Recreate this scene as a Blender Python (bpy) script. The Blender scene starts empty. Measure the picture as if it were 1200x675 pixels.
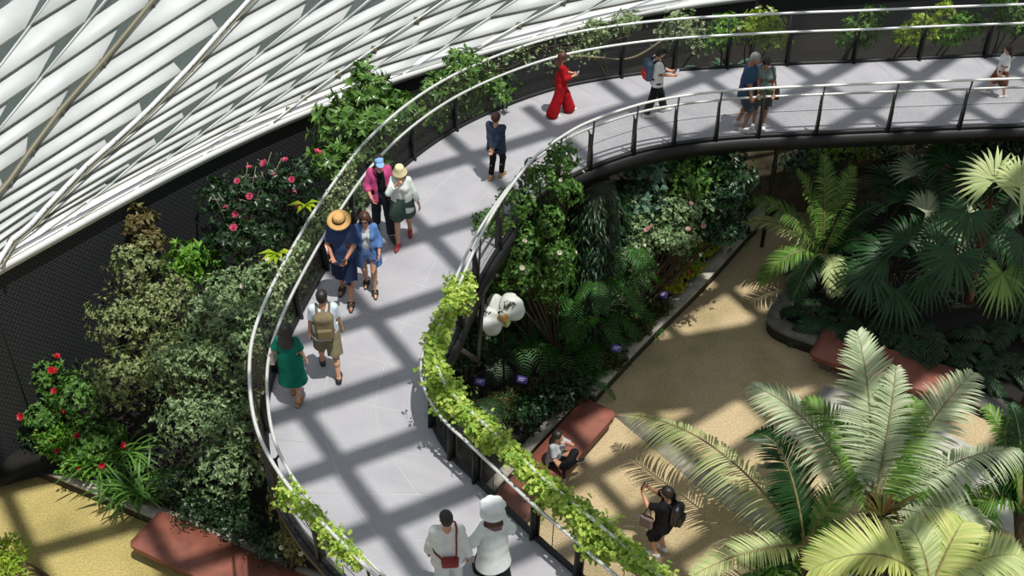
import bpy, bmesh, math, random
import numpy as np
from mathutils import Vector, Matrix
SC = bpy.context.scene
COL = SC.collection
RNG = np.random.default_rng(7)
# ------------------------------------------------------------------ camera model (photo frame 1200x675)
FPX, PITCH, CAMZ = 1500.0, math.radians(40), 19.0
DZ = 4.5                      # walkway deck height above the garden floor
CP, SP = math.cos(PITCH), math.sin(PITCH)
def at(x, y, z):
    "world point at height z seen at photo position x, y"
    a = (x - 600) / FPX; b = (y - 337.5) / FPX
    t = (z - CAMZ) / (-SP - b * CP)
    return np.array([a * t, (CP - b * SP) * t, z])
def proj(P):
    x, y, z = P[0], P[1], P[2] - CAMZ
    d = y * CP - z * SP
    return 600 + FPX * x / d, 337.5 + FPX * (-y * SP - z * CP) / d
cam = bpy.data.cameras.new('camera'); co = bpy.data.objects.new('camera', cam); COL.objects.link(co)
co.location = (0, 0, CAMZ); co.rotation_euler = (math.radians(90) - PITCH, 0, 0)
cam.sensor_width = 36; cam.lens = 36 * FPX / 1200; cam.clip_end = 300
SC.camera = co
# ------------------------------------------------------------------ basics
def V(*a): return np.array(a, float)
def nrm(v):
    v = np.asarray(v, float); n = np.linalg.norm(v, axis=-1, keepdims=True); return v / np.maximum(n, 1e-9)
def lin(h):
    "sRGB 0-255 triple or #hex to linear"
    if isinstance(h, str): h = [int(h[i:i + 2], 16) for i in (1, 3, 5)]
    r = []
    for c in h:
        c = c / 255; r.append(c / 12.92 if c <= .04045 else ((c + .055) / 1.055) ** 2.4)
    return tuple(r)
def raw_mesh(name, verts, faces, smooth=False):
    "faces: (n,3) or (n,4) int array, or list of such"
    me = bpy.data.meshes.new(name)
    verts = np.ascontiguousarray(verts, dtype=np.float32)
    fl = faces if isinstance(faces, list) else [faces]
    fl = [np.ascontiguousarray(f, dtype=np.int32) for f in fl if len(f)]
    me.vertices.add(len(verts)); me.vertices.foreach_set('co', verts.ravel())
    idx = np.concatenate([f.ravel() for f in fl]); tot = np.concatenate([np.full(len(f), f.shape[1]) for f in fl])
    st = np.concatenate([[0], np.cumsum(tot)[:-1]]).astype(np.int32)
    me.loops.add(len(idx)); me.loops.foreach_set('vertex_index', idx)
    me.polygons.add(len(tot)); me.polygons.foreach_set('loop_start', st)
    if smooth: me.polygons.foreach_set('use_smooth', np.ones(len(tot), bool))
    me.update(calc_edges=True)
    return me
def link(name, me, mats, parent=None, loc=None):
    o = bpy.data.objects.new(name, me); COL.objects.link(o)
    if mats is not None and not len(me.materials):
        for m in (mats if isinstance(mats, (list, tuple)) else [mats]): me.materials.append(m)
    if parent is not None: o.parent = parent
    if loc is not None: o.location = loc
    return o
def tag(o, label=None, cat=None, group=None, kind=None):
    if label: o['label'] = label
    if cat: o['category'] = cat
    if group: o['group'] = group
    if kind: o['kind'] = kind
    return o
def empty(name, loc, label, cat, group=None, rz=0):
    o = bpy.data.objects.new(name, None); COL.objects.link(o); o.location = loc; o.rotation_euler = (0, 0, rz)
    o.empty_display_size = .2
    return tag(o, label, cat, group)
class MB:
    "collects geometry for ONE mesh object"
    def __init__(s): s.v = []; s.f3 = []; s.f4 = []; s.n = 0
    def add(s, v, f):
        v = np.asarray(v, float); f = np.asarray(f, int)
        if len(f): (s.f3 if f.shape[1] == 3 else s.f4).append(f + s.n)
        s.v.append(v); s.n += len(v); return s
    def box(s, c, h, R=None):
        q = np.array([[x, y, z] for x in (-1, 1) for y in (-1, 1) for z in (-1, 1)], float) * np.asarray(h)
        if R is not None: q = q @ np.asarray(R).T
        return s.add(q + np.asarray(c), [[0, 1, 3, 2], [4, 6, 7, 5], [0, 4, 5, 1], [2, 3, 7, 6], [0, 2, 6, 4], [1, 5, 7, 3]])
    def tube(s, P, r, n=8, cap=True):
        P = np.asarray(P, float); m = len(P)
        r = np.full(m, r) if np.isscalar(r) else np.asarray(r, float)
        T = np.gradient(P, axis=0); T = nrm(T)
        a = V(0, 0, 1) if abs(T[0][2]) < .9 else V(1, 0, 0)
        N = nrm(np.cross(T[0], a)); Ns = []
        for i in range(m):
            N = N - T[i] * (N @ T[i]); N = N / max(np.linalg.norm(N), 1e-9); Ns.append(N)
        Ns = np.array(Ns); Bs = np.cross(T, Ns)
        an = np.linspace(0, 2 * np.pi, n, endpoint=False)
        v = P[:, None] + r[:, None, None] * (np.cos(an)[None, :, None] * Ns[:, None] + np.sin(an)[None, :, None] * Bs[:, None])
        i = np.arange(m - 1)[:, None] * n; j = np.arange(n)[None]; k = (j + 1) % n
        f = np.stack([i + j, i + k, i + n + k, i + n + j], -1).reshape(-1, 4)
        s.add(v.reshape(-1, 3), f)
        if cap:
            b = s.n
            s.add(np.array([P[0], P[-1]]), np.zeros((0, 3), int))
            q = b - m * n; jj = np.arange(n); kk = (jj + 1) % n
            s.f3.append(np.stack([q + kk, q + jj, np.full(n, b)], 1)); s.f3.append(np.stack([q + (m - 1) * n + jj, q + (m - 1) * n + kk, np.full(n, b + 1)], 1))
        return s
    def ribbon(s, rows):
        "rows: list of equal-length point lists, skinned to a grid of quads"
        R = np.asarray(rows, float); a, b = R.shape[:2]
        i = np.arange(a - 1)[:, None] * b; j = np.arange(b - 1)[None]
        return s.add(R.reshape(-1, 3), np.stack([i + j, i + j + 1, i + b + j + 1, i + b + j], -1).reshape(-1, 4))
    def sweep(s, sect):
        "sect: array (m, k, 3): closed k-gon section at m stations, capped"
        R = np.asarray(sect, float); a, b = R.shape[:2]
        i = np.arange(a - 1)[:, None] * b; j = np.arange(b)[None]; k = (j + 1) % b
        n0 = s.n
        s.add(R.reshape(-1, 3), np.stack([i + j, i + k, i + b + k, i + b + j], -1).reshape(-1, 4))
        for row, rev in ((0, True), (a - 1, False)):
            ids = n0 + row * b + np.arange(b)
            if rev: ids = ids[::-1]
            if b == 4: s.f4.append(ids[None])
            else: s.f3.append(np.stack([np.full(b - 2, ids[0]), ids[1:-1], ids[2:]], 1))
        return s
    def lathe(s, prof, n=20, M=None, cap=True):
        prof = np.asarray(prof, float); an = np.linspace(0, 2 * np.pi, n, endpoint=False)
        v = np.stack([prof[:, 0, None] * np.cos(an), prof[:, 0, None] * np.sin(an), np.repeat(prof[:, 1, None], n, 1)], -1)
        if M is not None: v = v @ np.asarray(M)[:3, :3].T + np.asarray(M)[:3, 3]
        m = len(prof); i = np.arange(m - 1)[:, None] * n; j = np.arange(n)[None]; k = (j + 1) % n
        return s.add(v.reshape(-1, 3), np.stack([i + j, i + k, i + n + k, i + n + j], -1).reshape(-1, 4))
    def prism(s, poly, z0, z1):
        "convex or fan-safe polygon extruded vertically"
        p = np.asarray(poly, float); n = len(p)
        v = np.concatenate([np.c_[p, np.full(n, z0)], np.c_[p, np.full(n, z1)]]); b = s.n; s.add(v, np.zeros((0, 3), int))
        j = np.arange(n); k = (j + 1) % n
        s.f4.append(np.stack([j, k, n + k, n + j], 1) + b)
        t = np.stack([np.zeros(n - 2, int), np.arange(1, n - 1), np.arange(2, n)], 1)
        s.f3.append(t + n + b); s.f3.append(t[:, ::-1] + b); return s
    def mesh(s, name, smooth=False):
        return raw_mesh(name, np.concatenate(s.v), [np.concatenate(f) for f in (s.f3, s.f4) if f], smooth)
    def build(s, name, mat, parent=None, smooth=False): return link(name, s.mesh(name, smooth), mat, parent)
def bez(a, b, c, n=14):
    t = np.linspace(0, 1, n)[:, None]; a, b, c = map(np.asarray, (a, b, c))
    return a * (1 - t) ** 2 + 2 * b * t * (1 - t) + c * t * t
def spline(P, n=12):
    "Catmull-Rom through P"
    P = np.asarray(P, float); Q = np.concatenate([[2 * P[0] - P[1]], P, [2 * P[-1] - P[-2]]]); out = []
    t = np.linspace(0, 1, n, endpoint=False)[:, None]
    for i in range(1, len(Q) - 2):
        a, b, c, d = Q[i - 1], Q[i], Q[i + 1], Q[i + 2]
        out.append(.5 * (2 * b + (c - a) * t + (2 * a - 5 * b + 4 * c - d) * t ** 2 + (3 * b - a - 3 * c + d) * t ** 3))
    return np.concatenate(out + [P[-1:]])
def resample(P, step):
    P = np.asarray(P, float); d = np.r_[0, np.cumsum(np.linalg.norm(np.diff(P, axis=0), axis=1))]
    n = max(2, int(round(d[-1] / step)) + 1); s = np.linspace(0, d[-1], n)
    return np.stack([np.interp(s, d, P[:, k]) for k in range(P.shape[1])], 1)
# ------------------------------------------------------------------ materials
MATS = {}
def mat(name, col, rough=.6, metal=0., col2=None, scale=8., spec=.5, bump=0., trans=0., detail=4, coords='Object', stretch=None, rnd=False, emit=0):
    if name in MATS: return MATS[name]
    m = bpy.data.materials.new(name); m.use_nodes = True; nt = m.node_tree; N, L = nt.nodes, nt.links
    p = N['Principled BSDF']; c = lin(col) if not (isinstance(col, tuple) and max(col) <= 1) else col
    p.inputs['Roughness'].default_value = rough; p.inputs['Metallic'].default_value = metal
    p.inputs['Specular IOR Level'].default_value = spec
    p.inputs['Base Color'].default_value = (*c, 1)
    out = p.inputs['Base Color']; src = None
    if col2 is not None:
        c2 = lin(col2)
        if rnd:
            at_ = N.new('ShaderNodeAttribute'); at_.attribute_name = 'rnd'; fac = at_.outputs['Fac']
        else:
            tc = N.new('ShaderNodeTexCoord'); nz = N.new('ShaderNodeTexNoise'); nz.inputs['Scale'].default_value = scale; nz.inputs['Detail'].default_value = detail
            if stretch:
                mp = N.new('ShaderNodeMapping'); mp.inputs['Scale'].default_value = stretch; L.new(tc.outputs[coords], mp.inputs[0]); L.new(mp.outputs[0], nz.inputs['Vector'])
            else: L.new(tc.outputs[coords], nz.inputs['Vector'])
            cr = N.new('ShaderNodeMapRange'); cr.inputs[1].default_value = .32; cr.inputs[2].default_value = .68; L.new(nz.outputs[0], cr.inputs[0]); fac = cr.outputs[0]
            if bump:
                b = N.new('ShaderNodeBump'); b.inputs['Strength'].default_value = bump; b.inputs['Distance'].default_value = .02; L.new(nz.outputs[0], b.inputs['Height']); L.new(b.outputs[0], p.inputs['Normal'])
        mx = N.new('ShaderNodeMix'); mx.data_type = 'RGBA'; mx.inputs[6].default_value = (*c, 1); mx.inputs[7].default_value = (*c2, 1)
        L.new(fac, mx.inputs[0]); src = mx.outputs[2]; L.new(src, out)
    if trans:
        t = N.new('ShaderNodeBsdfTranslucent'); ms = N.new('ShaderNodeMixShader'); ms.inputs[0].default_value = trans
        g = N.new('ShaderNodeMix'); g.data_type = 'RGBA'; g.blend_type = 'MULTIPLY'; g.inputs[0].default_value = 1
        g.inputs[7].default_value = (1.0, 1.0, .55, 1)
        if src is not None: L.new(src, g.inputs[6])
        else: g.inputs[6].default_value = (*c, 1)
        L.new(g.outputs[2], t.inputs[0]); L.new(p.outputs[0], ms.inputs[1]); L.new(t.outputs[0], ms.inputs[2]); L.new(ms.outputs[0], N['Material Output'].inputs[0])
    MATS[name] = m; return m
def leafmat(name, c1, c2, trans=.25, rough=.45, spec=.4): return mat(name, c1, rough, 0, c2, rnd=True, trans=trans, spec=spec)
M_steel = mat('brushed_steel', (224, 225, 222), .38, .35, (206, 208, 205), scale=30)
M_dark = mat('black_painted_steel', (24, 25, 27), .5, .2)
M_post = mat('dark_steel_upright', (70, 70, 66), .45, .6)
M_black = mat('black_plastic', (18, 18, 20), .5)
M_concrete = mat('pale_concrete', (176, 170, 155), .85, 0, (140, 136, 124), scale=5, bump=.2)
M_concdark = mat('grey_concrete', (120, 118, 108), .85, 0, (92, 90, 82), scale=4, bump=.2)
M_soil = mat('dark_soil', (25, 21, 16), .95, 0, (13, 13, 9), scale=6, bump=.6)
M_corten = mat('rust_red_bench_steel', (146, 88, 72), .6, .1, (112, 66, 54), scale=2.5, bump=.05, stretch=(1, 1, 1))
M_cortenrim = mat('bench_rim', (120, 70, 56), .6, .1)
M_white = mat('white_paint', (228, 230, 230), .45, 0, (214, 217, 217), scale=2)
M_fin = mat('white_facade_steel', (204, 208, 208), .5, 0, (188, 193, 193), scale=1.2)
M_pipe = mat('olive_grey_pipe', (120, 116, 98), .5, .3)
M_stem = mat('brown_stem', (86, 70, 50), .85, 0, (60, 48, 34), scale=12)
M_skin = mat('skin', (205, 155, 125), .55, 0, (192, 140, 112), scale=6)
M_skin2 = mat('tan_skin', (176, 122, 94), .55, 0, (162, 110, 84), scale=6)
M_eyew = mat('eye_white', (225, 222, 215), .3); M_eyed = mat('eye_dark', (30, 22, 18), .3); M_lip = mat('lips', (165, 88, 82), .5)
def cloth(name, col, col2=None, scale=40): return mat('fabric_' + name, col, .85, 0, col2, scale=scale, spec=.2)
def grid_wall_mat():
    m = bpy.data.materials.new('black_mesh_wall'); m.use_nodes = True; nt = m.node_tree; N, L = nt.nodes, nt.links; p = N['Principled BSDF']; p.inputs['Roughness'].default_value = .7
    uv = N.new('ShaderNodeUVMap'); br = N.new('ShaderNodeTexBrick'); br.inputs['Scale'].default_value = 1
    br.offset = .5; br.inputs['Brick Width'].default_value = .11; br.inputs['Row Height'].default_value = .065; br.inputs['Mortar Size'].default_value = .016
    br.inputs['Color1'].default_value = (*lin((9, 10, 11)), 1); br.inputs['Color2'].default_value = (*lin((6, 7, 8)), 1); br.inputs['Mortar'].default_value = (*lin((46, 49, 54)), 1)
    L.new(uv.outputs[0], br.inputs[0]); L.new(br.outputs[0], p.inputs['Base Color'])
    return m
M_meshwall = grid_wall_mat()
def deck_mat():
    m = bpy.data.materials.new('grey_ribbed_decking'); m.use_nodes = True; nt = m.node_tree; N, L = nt.nodes, nt.links; p = N['Principled BSDF']
    p.inputs['Roughness'].default_value = .62; p.inputs['Specular IOR Level'].default_value = .35
    uv = N.new('ShaderNodeUVMap'); w = N.new('ShaderNodeTexWave'); w.bands_direction = 'Y'; w.inputs['Scale'].default_value = 6.5; w.inputs['Distortion'].default_value = 0
    nz = N.new('ShaderNodeTexNoise'); nz.inputs['Scale'].default_value = 1.6; nz.inputs['Detail'].default_value = 6
    L.new(uv.outputs[0], w.inputs[0]); L.new(uv.outputs[0], nz.inputs[0])
    mx = N.new('ShaderNodeMix'); mx.data_type = 'RGBA'; mx.inputs[6].default_value = (*lin((172, 171, 176)), 1); mx.inputs[7].default_value = (*lin((158, 157, 163)), 1)
    mr = N.new('ShaderNodeMapRange'); mr.inputs[1].default_value = .3; mr.inputs[2].default_value = .7; L.new(nz.outputs[0], mr.inputs[0]); L.new(mr.outputs[0], mx.inputs[0])
    m2 = N.new('ShaderNodeMix'); m2.data_type = 'RGBA'; m2.blend_type = 'MULTIPLY'; m2.inputs[0].default_value = .07; L.new(mx.outputs[2], m2.inputs[6]); L.new(w.outputs[0], m2.inputs[7])
    L.new(m2.outputs[2], p.inputs['Base Color'])
    return m
M_deck = deck_mat()
def floor_mat():
    m = bpy.data.materials.new('exposed_aggregate'); m.use_nodes = True; nt = m.node_tree; N, L = nt.nodes, nt.links; p = N['Principled BSDF']; p.inputs['Roughness'].default_value = .9
    tc = N.new('ShaderNodeTexCoord'); sx = N.new('ShaderNodeSeparateXYZ'); L.new(tc.outputs['Object'], sx.inputs[0])
    mr = N.new('ShaderNodeMapRange'); mr.inputs[1].default_value = -5; mr.inputs[2].default_value = 1; L.new(sx.outputs[0], mr.inputs[0])
    base = N.new('ShaderNodeMix'); base.data_type = 'RGBA'; base.inputs[6].default_value = (*lin((186, 170, 108)), 1); base.inputs[7].default_value = (*lin((196, 176, 140)), 1); L.new(mr.outputs[0], base.inputs[0])
    def noise(scale, det, lo, hi):
        n = N.new('ShaderNodeTexNoise'); n.inputs['Scale'].default_value = scale; n.inputs['Detail'].default_value = det; L.new(tc.outputs['Object'], n.inputs[0])
        r = N.new('ShaderNodeMapRange'); r.inputs[1].default_value = lo; r.inputs[2].default_value = hi; L.new(n.outputs[0], r.inputs[0]); return n, r
    n1, r1 = noise(.8, 6, .45, .75); n2, r2 = noise(28, 3, .35, .7)
    a = N.new('ShaderNodeMix'); a.data_type = 'RGBA'; a.inputs[7].default_value = (*lin((128, 118, 68)), 1); L.new(base.outputs[2], a.inputs[6])
    sc = N.new('ShaderNodeMath'); sc.operation = 'MULTIPLY'; sc.inputs[1].default_value = .65; L.new(r1.outputs[0], sc.inputs[0]); L.new(sc.outputs[0], a.inputs[0])
    b = N.new('ShaderNodeMix'); b.data_type = 'RGBA'; b.blend_type = 'MULTIPLY'; b.inputs[7].default_value = (.62, .6, .55, 1); L.new(a.outputs[2], b.inputs[6]); L.new(r2.outputs[0], b.inputs[0])
    L.new(b.outputs[2], p.inputs['Base Color'])
    bp = N.new('ShaderNodeBump'); bp.inputs['Strength'].default_value = .3; bp.inputs['Distance'].default_value = .01; L.new(n2.outputs[0], bp.inputs['Height']); L.new(bp.outputs[0], p.inputs['Normal'])
    return m
M_floor = floor_mat()
def net_mat(name, wire, opac_scale=(9, 9), cov=.3):
    "woven wire net: real openings by procedural transparency"
    m = bpy.data.materials.new(name); m.use_nodes = True; nt = m.node_tree; N, L = nt.nodes, nt.links; p = N['Principled BSDF']
    p.inputs['Base Color'].default_value = (*lin(wire), 1); p.inputs['Roughness'].default_value = .5; p.inputs['Metallic'].default_value = .4
    uv = N.new('ShaderNodeUVMap'); fac = None
    for sgn in (1, -1):
        mp = N.new('ShaderNodeMapping'); mp.inputs['Rotation'].default_value = (0, 0, math.radians(33 * sgn)); L.new(uv.outputs[0], mp.inputs[0])
        w = N.new('ShaderNodeTexWave'); w.bands_direction = 'Y'; w.inputs['Scale'].default_value = opac_scale[0]; L.new(mp.outputs[0], w.inputs[0])
        g = N.new('ShaderNodeMath'); g.operation = 'GREATER_THAN'; g.inputs[1].default_value = 1 - cov * .12; L.new(w.outputs[1], g.inputs[0])
        if fac is None: fac = g.outputs[0]
        else:
            mx = N.new('ShaderNodeMath'); mx.operation = 'MAXIMUM'; L.new(fac, mx.inputs[0]); L.new(g.outputs[0], mx.inputs[1]); fac = mx.outputs[0]
    t = N.new('ShaderNodeBsdfTransparent'); ms = N.new('ShaderNodeMixShader'); L.new(fac, ms.inputs[0]); L.new(t.outputs[0], ms.inputs[1]); L.new(p.outputs[0], ms.inputs[2]); L.new(ms.outputs[0], N['Material Output'].inputs[0])
    return m
M_net = net_mat('woven_wire_net', (92, 92, 86), (9, 9), .22)
def glass_mat():
    m = bpy.data.materials.new('dome_glass'); m.use_nodes = True; nt = m.node_tree; N, L = nt.nodes, nt.links; p = N['Principled BSDF']
    p.inputs['Base Color'].default_value = (*lin((176, 190, 186)), 1); p.inputs['Roughness'].default_value = .15
    t = N.new('ShaderNodeBsdfTransparent'); t.inputs[0].default_value = (.82, .88, .86, 1); ms = N.new('ShaderNodeMixShader'); ms.inputs[0].default_value = .35
    L.new(t.outputs[0], ms.inputs[1]); L.new(p.outputs[0], ms.inputs[2]); L.new(ms.outputs[0], N['Material Output'].inputs[0]); return m
M_glass = glass_mat()
def set_uv(me, uv_per_vert):
    l = me.uv_layers.new(name='UVMap'); idx = np.empty(len(me.loops), np.int32); me.loops.foreach_get('vertex_index', idx)
    l.data.foreach_set('uv', np.asarray(uv_per_vert, np.float32)[idx].ravel())
def set_rnd(me, r):
    a = me.attributes.new('rnd', 'FLOAT', 'POINT'); a.data.foreach_set('value', np.asarray(r, np.float32))
# ------------------------------------------------------------------ walkway geometry (plan curves)
Lc = [(14.5, 25.6), (13.0, 25.52), (11.4, 25.4), (9.56, 25.27), (7.6, 25.1), (6.16, 25.0), (4.82, 24.87), (3.58, 24.72), (2.34, 24.45), (1.02, 23.98), (-.14, 23.25), (-1.2, 22.3), (-2.05, 21.15), (-2.7, 19.85), (-3.2, 18.3), (-3.55, 16.9), (-3.8, 15.6), (-3.88, 14.5), (-3.72, 13.4), (-3.45, 12.55), (-2.98, 11.74), (-2.48, 11.13), (-1.58, 10.14), (-.6, 9.2), (.3, 8.2)]
Rc = [(14.5, 22.6), (13.0, 22.56), (10.6, 22.5), (9.2, 22.42), (7.83, 22.33), (6.32, 22.22), (5.06, 22.12), (4.16, 22.0), (3.26, 21.8), (2.45, 21.5), (1.6, 21.0), (1.0, 20.5), (.3, 19.6), (-.25, 18.4), (-.63, 17.3), (-.96, 16.0), (-1.2, 15.2), (-1.3, 14.5), (-1.24, 13.93), (-.95, 13.3), (-.51, 12.75), (.33, 11.7), (.95, 11.0), (2.0, 9.8), (2.9, 8.8)]
Lp = resample(spline(Lc), .15); Rp = resample(spline(Rc), .15)
def offs(P, d):
    "offset plan curve to the left of travel by d"
    T = nrm(np.gradient(P, axis=0)); return P + np.stack([-T[:, 1], T[:, 0]], 1) * d
def z3(P, z): return np.c_[P, np.full(len(P), z)]
# travelling from far right to near: the deck lies left of Lp and right of Rp
bridge = empty('footbridge', (0, 0, 0), 'grey ribbed elevated walkway curving in an S through the garden', 'footbridge')
n = 260
LL = resample(spline(Lc), .01); LL = LL[np.linspace(0, len(LL) - 1, n).astype(int)]; RR = resample(spline(Rc), .01); RR = RR[np.linspace(0, len(RR) - 1, n).astype(int)]
mb = MB(); K = 9
rows = np.stack([LL + (RR - LL) * t for t in np.linspace(0, 1, K)], 1)
mb.ribbon(np.concatenate([rows, np.full((n, K, 1), DZ)], -1)); me = mb.mesh('deck')
d = np.r_[0, np.cumsum(np.linalg.norm(np.diff((LL + RR) / 2, axis=0), axis=1))]
set_uv(me, np.stack([np.repeat(d[:, None], K, 1), np.repeat(np.linspace(0, 2.6, K)[None], n, 0)], -1).reshape(-1, 2))
link('deck', me, M_deck, bridge)
def sect(P, o0, o1, za, zb):
    a, b = offs(P, o0), offs(P, o1)
    return np.stack([z3(a, za), z3(b, za), z3(b, zb), z3(a, zb)], 1)
for P, sg, dp in ((Lp, 1, .15), (Rp, -1, .30)):
    MB().sweep(sect(P, -.10 * sg, .03 * sg, DZ - dp, DZ - .012)).build('edge_beam', M_dark, bridge)
mb = MB().sweep(sect((LL + RR) / 2, -.8, .8, DZ - .55, DZ - .1)).build('box_girder', M_dark, bridge)
M_seam = mat('pale_deck_seam', (182, 182, 186), .6)
for t in (.33, .66):
    MB().sweep(sect(LL + (RR - LL) * t, -.008, .008, DZ - .01, DZ + .0025)).build('deck_seam', M_seam, bridge)
for i in range(6, n - 4, 9):
    a, b = LL[i], RR[i]; w = nrm(b - a); tt = V(-w[1], w[0]) * .006
    q = np.array([a + tt, b + tt, b - tt, a - tt]); MB().prism(q, DZ - .01, DZ + .002).build('cross_seam', M_seam, bridge)
# diagonal struts under the bend
for a, b in (((-.52, 17.45, DZ - .3), (-.62, 16.75, DZ - 1.25)), ((-.92, 16.05, DZ - .3), (-.62, 16.75, DZ - 1.25)), ((-.62, 16.75, DZ - 1.25), (-1.6, 16.9, DZ - .5))):
    MB().tube([V(*a), V(*b)], .045, 8).build('support_strut', M_post, bridge)
for (x, y) in ((10.75, 22.3), (6.0, 24.2)):
    MB().tube([V(x, y, 0), V(x, y, DZ - .3)], .05, 8).build('column', M_post, bridge)
# ------------------------------------------------------------------ railings
def railing(P, sg, label, posts, name='railing'):
    "sg=+1: the deck lies left of travel; out(d) moves away from the deck"
    root = empty(name, (0, 0, 0), label, 'railing')
    o = lambda d: offs(P, -d * sg)
    Q = resample(P, .12)
    MB().tube(z3(offs(Q, .10 * sg), DZ + .88), .026, 10).build('handrail', M_steel, root, True)
    MB().tube(z3(offs(Q, -.12 * sg), DZ + 1.22), .028, 10).build('top_rail', M_steel, root, True)
    MB().sweep(sect(Q, .02 * sg, -.04 * sg, DZ - .02, DZ + .065)).build('toe_plate', M_dark, root)
    a, b = z3(offs(Q, -.03 * sg), DZ + .09), z3(offs(Q, -.115 * sg), DZ + 1.2)
    m = MB().ribbon(np.stack([a, (a + b) / 2, b], 1)).mesh('mesh_infill', True)
    dd = np.r_[0, np.cumsum(np.linalg.norm(np.diff(Q, axis=0), axis=1))]
    set_uv(m, np.stack([np.repeat(dd[:, None], 3, 1), np.repeat(np.array([[0, .55, 1.1]]), len(Q), 0)], -1).reshape(-1, 2)); link('mesh_infill', m, M_net, root)
    MB().tube(z3(offs(Q, -.075 * sg), DZ + .62), .005, 5).build('wire_cable', M_dark, root)
    T = nrm(np.gradient(P, axis=0)); L_ = np.stack([-T[:, 1], T[:, 0]], 1)
    for i in posts:
        p = P[i]; t3 = V(*T[i], 0); w = V(*(-L_[i] * sg), 0); up = V(0, 0, 1); b = V(*p, DZ)
        f = lambda out, z, dt: b + w * out + up * z + t3 * dt
        mb = MB()
        # tapered blade post leaning outwards
        mb.sweep(np.array([[f(l - wd / 2, z0, -.022), f(l + wd / 2, z0, -.022), f(l + wd / 2, z0, .022), f(l - wd / 2, z0, .022)] for z0, wd, l in ((-.02, .15, .0), (.45, .11, .0), (.80, .055, -.02))]))
        mb.sweep(np.array([[f(l - .02, z, -.008), f(l + .02, z, -.008), f(l + .02, z, .008), f(l - .02, z, .008)] for z, l in ((.76, -.02), (.86, -.09))]))
        ob = mb.build('post', M_dark, root)
        MB().sweep(np.array([[f(l - .014, z, -.014 + .03), f(l + .014, z, -.014 + .03), f(l + .014, z, .014 + .03), f(l - .014, z, .014 + .03)] for z, l in ((.0, .05), (.7, .085), (1.22, .12))])).build('upright', M_post, ob)
    return root
def arcpos(P, pts):
    return sorted({int(np.argmin(np.linalg.norm(P - np.array(q), axis=1))) for q in pts})
Lposts = arcpos(Lp, [at(x, y, DZ)[:2] for x, y in ((1155, 66), (1075, 70), (1000, 75), (925, 77), (855, 80), (790, 83), (725, 88), (655, 103), (592, 124), (532, 153), (480, 188), (434, 229))] + [(-2.98, 19.05), (-3.38, 17.75), (-3.68, 16.45), (-3.87, 15.15), (-3.8, 13.85), (-3.35, 12.5), (-2.6, 11.42), (-1.7, 10.4), (12.0, 25.45), (13.4, 25.55)])
Rposts = arcpos(Rp, [at(x, y, DZ)[:2] for x, y in ((1122, 150), (1041, 154), (959, 157), (889, 160), (838, 163), (788, 170), (742, 178), (692, 195), (505, 499), (527, 535), (560, 565), (627, 632), (683, 676))] + [(12.2, 22.55), (10.7, 22.5), (.9, 20.35), (.2, 19.4), (-.25, 18.35), (-.62, 17.3), (-.9, 16.2), (-1.18, 15.25), (-1.3, 14.6), (1.85, 10.0)])
railing(Lp, 1, 'steel railing with wire mesh along the outer left and far edge of the walkway', Lposts)
railing(Rp, -1, 'steel railing with dark posts along the inner right edge of the walkway', Rposts)
# ------------------------------------------------------------------ ground and setting
def struct(o): o['kind'] = 'structure'; return o
def bedgrid(name, A, B, za, zb, m=40, k=14, bump=.08, mat_=None):
    A = resample(A, .01); A = A[np.linspace(0, len(A) - 1, m).astype(int)]; B = resample(B, .01); B = B[np.linspace(0, len(B) - 1, m).astype(int)]
    za = np.interp(np.linspace(0, 1, m), np.linspace(0, 1, len(za)), za); zb = np.interp(np.linspace(0, 1, m), np.linspace(0, 1, len(zb)), zb)
    t = np.linspace(0, 1, k)[None, :, None]; XY = A[:, None] * (1 - t) + B[:, None] * t; Z = za[:, None] * (1 - t[..., 0]) + zb[:, None] * t[..., 0]
    Z = Z + RNG.normal(0, bump, Z.shape) * (.3 + .7 * np.sin(np.pi * t[..., 0]))
    o = MB().ribbon(np.concatenate([XY, Z[..., None]], -1)).build(name, mat_ or M_soil, None, True)
    return struct(o), (XY, Z)
# kerb of the facade (plan), height 4.6
KZ = 4.6
Kpx = [(-360, 560), (-260, 485), (-165, 415), (-85, 360), (-5, 314), (78, 268), (162, 222), (242, 181), (320, 145), (400, 113), (475, 87), (553, 63), (628, 43), (706, 23), (784, 8), (862, -3), (960, -14), (1080, -24), (1200, -32), (1340, -40)]
Kw = np.array([at(x, y, KZ)[:2] for x, y in Kpx])
Ks = resample(spline(Kw), .25)
bm = bmesh.new(); fp_ = [(-16, -3), (20, -3), (20, 27.5)] + [tuple(q) for q in Ks[::-4]] + [(-16, 12)]
bm.faces.new([bm.verts.new((q[0], q[1], 0)) for q in fp_]); bmesh.ops.triangulate(bm, faces=bm.faces[:]); me = bpy.data.meshes.new('floor'); bm.normal_update(); bm.to_mesh(me); bm.free(); struct(link('floor', me, M_floor))
wallm = MB().ribbon(np.stack([z3(offs(Ks, -.05), z) for z in np.linspace(0, KZ - .02, 5)], 1)).mesh('wall_back')
dd = np.r_[0, np.cumsum(np.linalg.norm(np.diff(Ks, axis=0), axis=1))]
set_uv(wallm, np.stack([np.repeat(dd[:, None], 5, 1), np.repeat(np.linspace(0, KZ, 5)[None], len(Ks), 0)], -1).reshape(-1, 2))
wall = struct(link('wall_back', wallm, M_meshwall))
for k in range(2, len(Ks) - 2, 5):        # cover battens between the mesh panels
    p = offs(Ks, -.03)[k]; T = nrm(Ks[k + 1] - Ks[k - 1])
    R = np.array([[T[0], -T[1], 0], [T[1], T[0], 0], [0, 0, 1]]); MB().box(V(*p, KZ / 2 - .05), (.018, .02, KZ / 2 - .06), R).build('panel_joint', M_black, wall)
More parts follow.
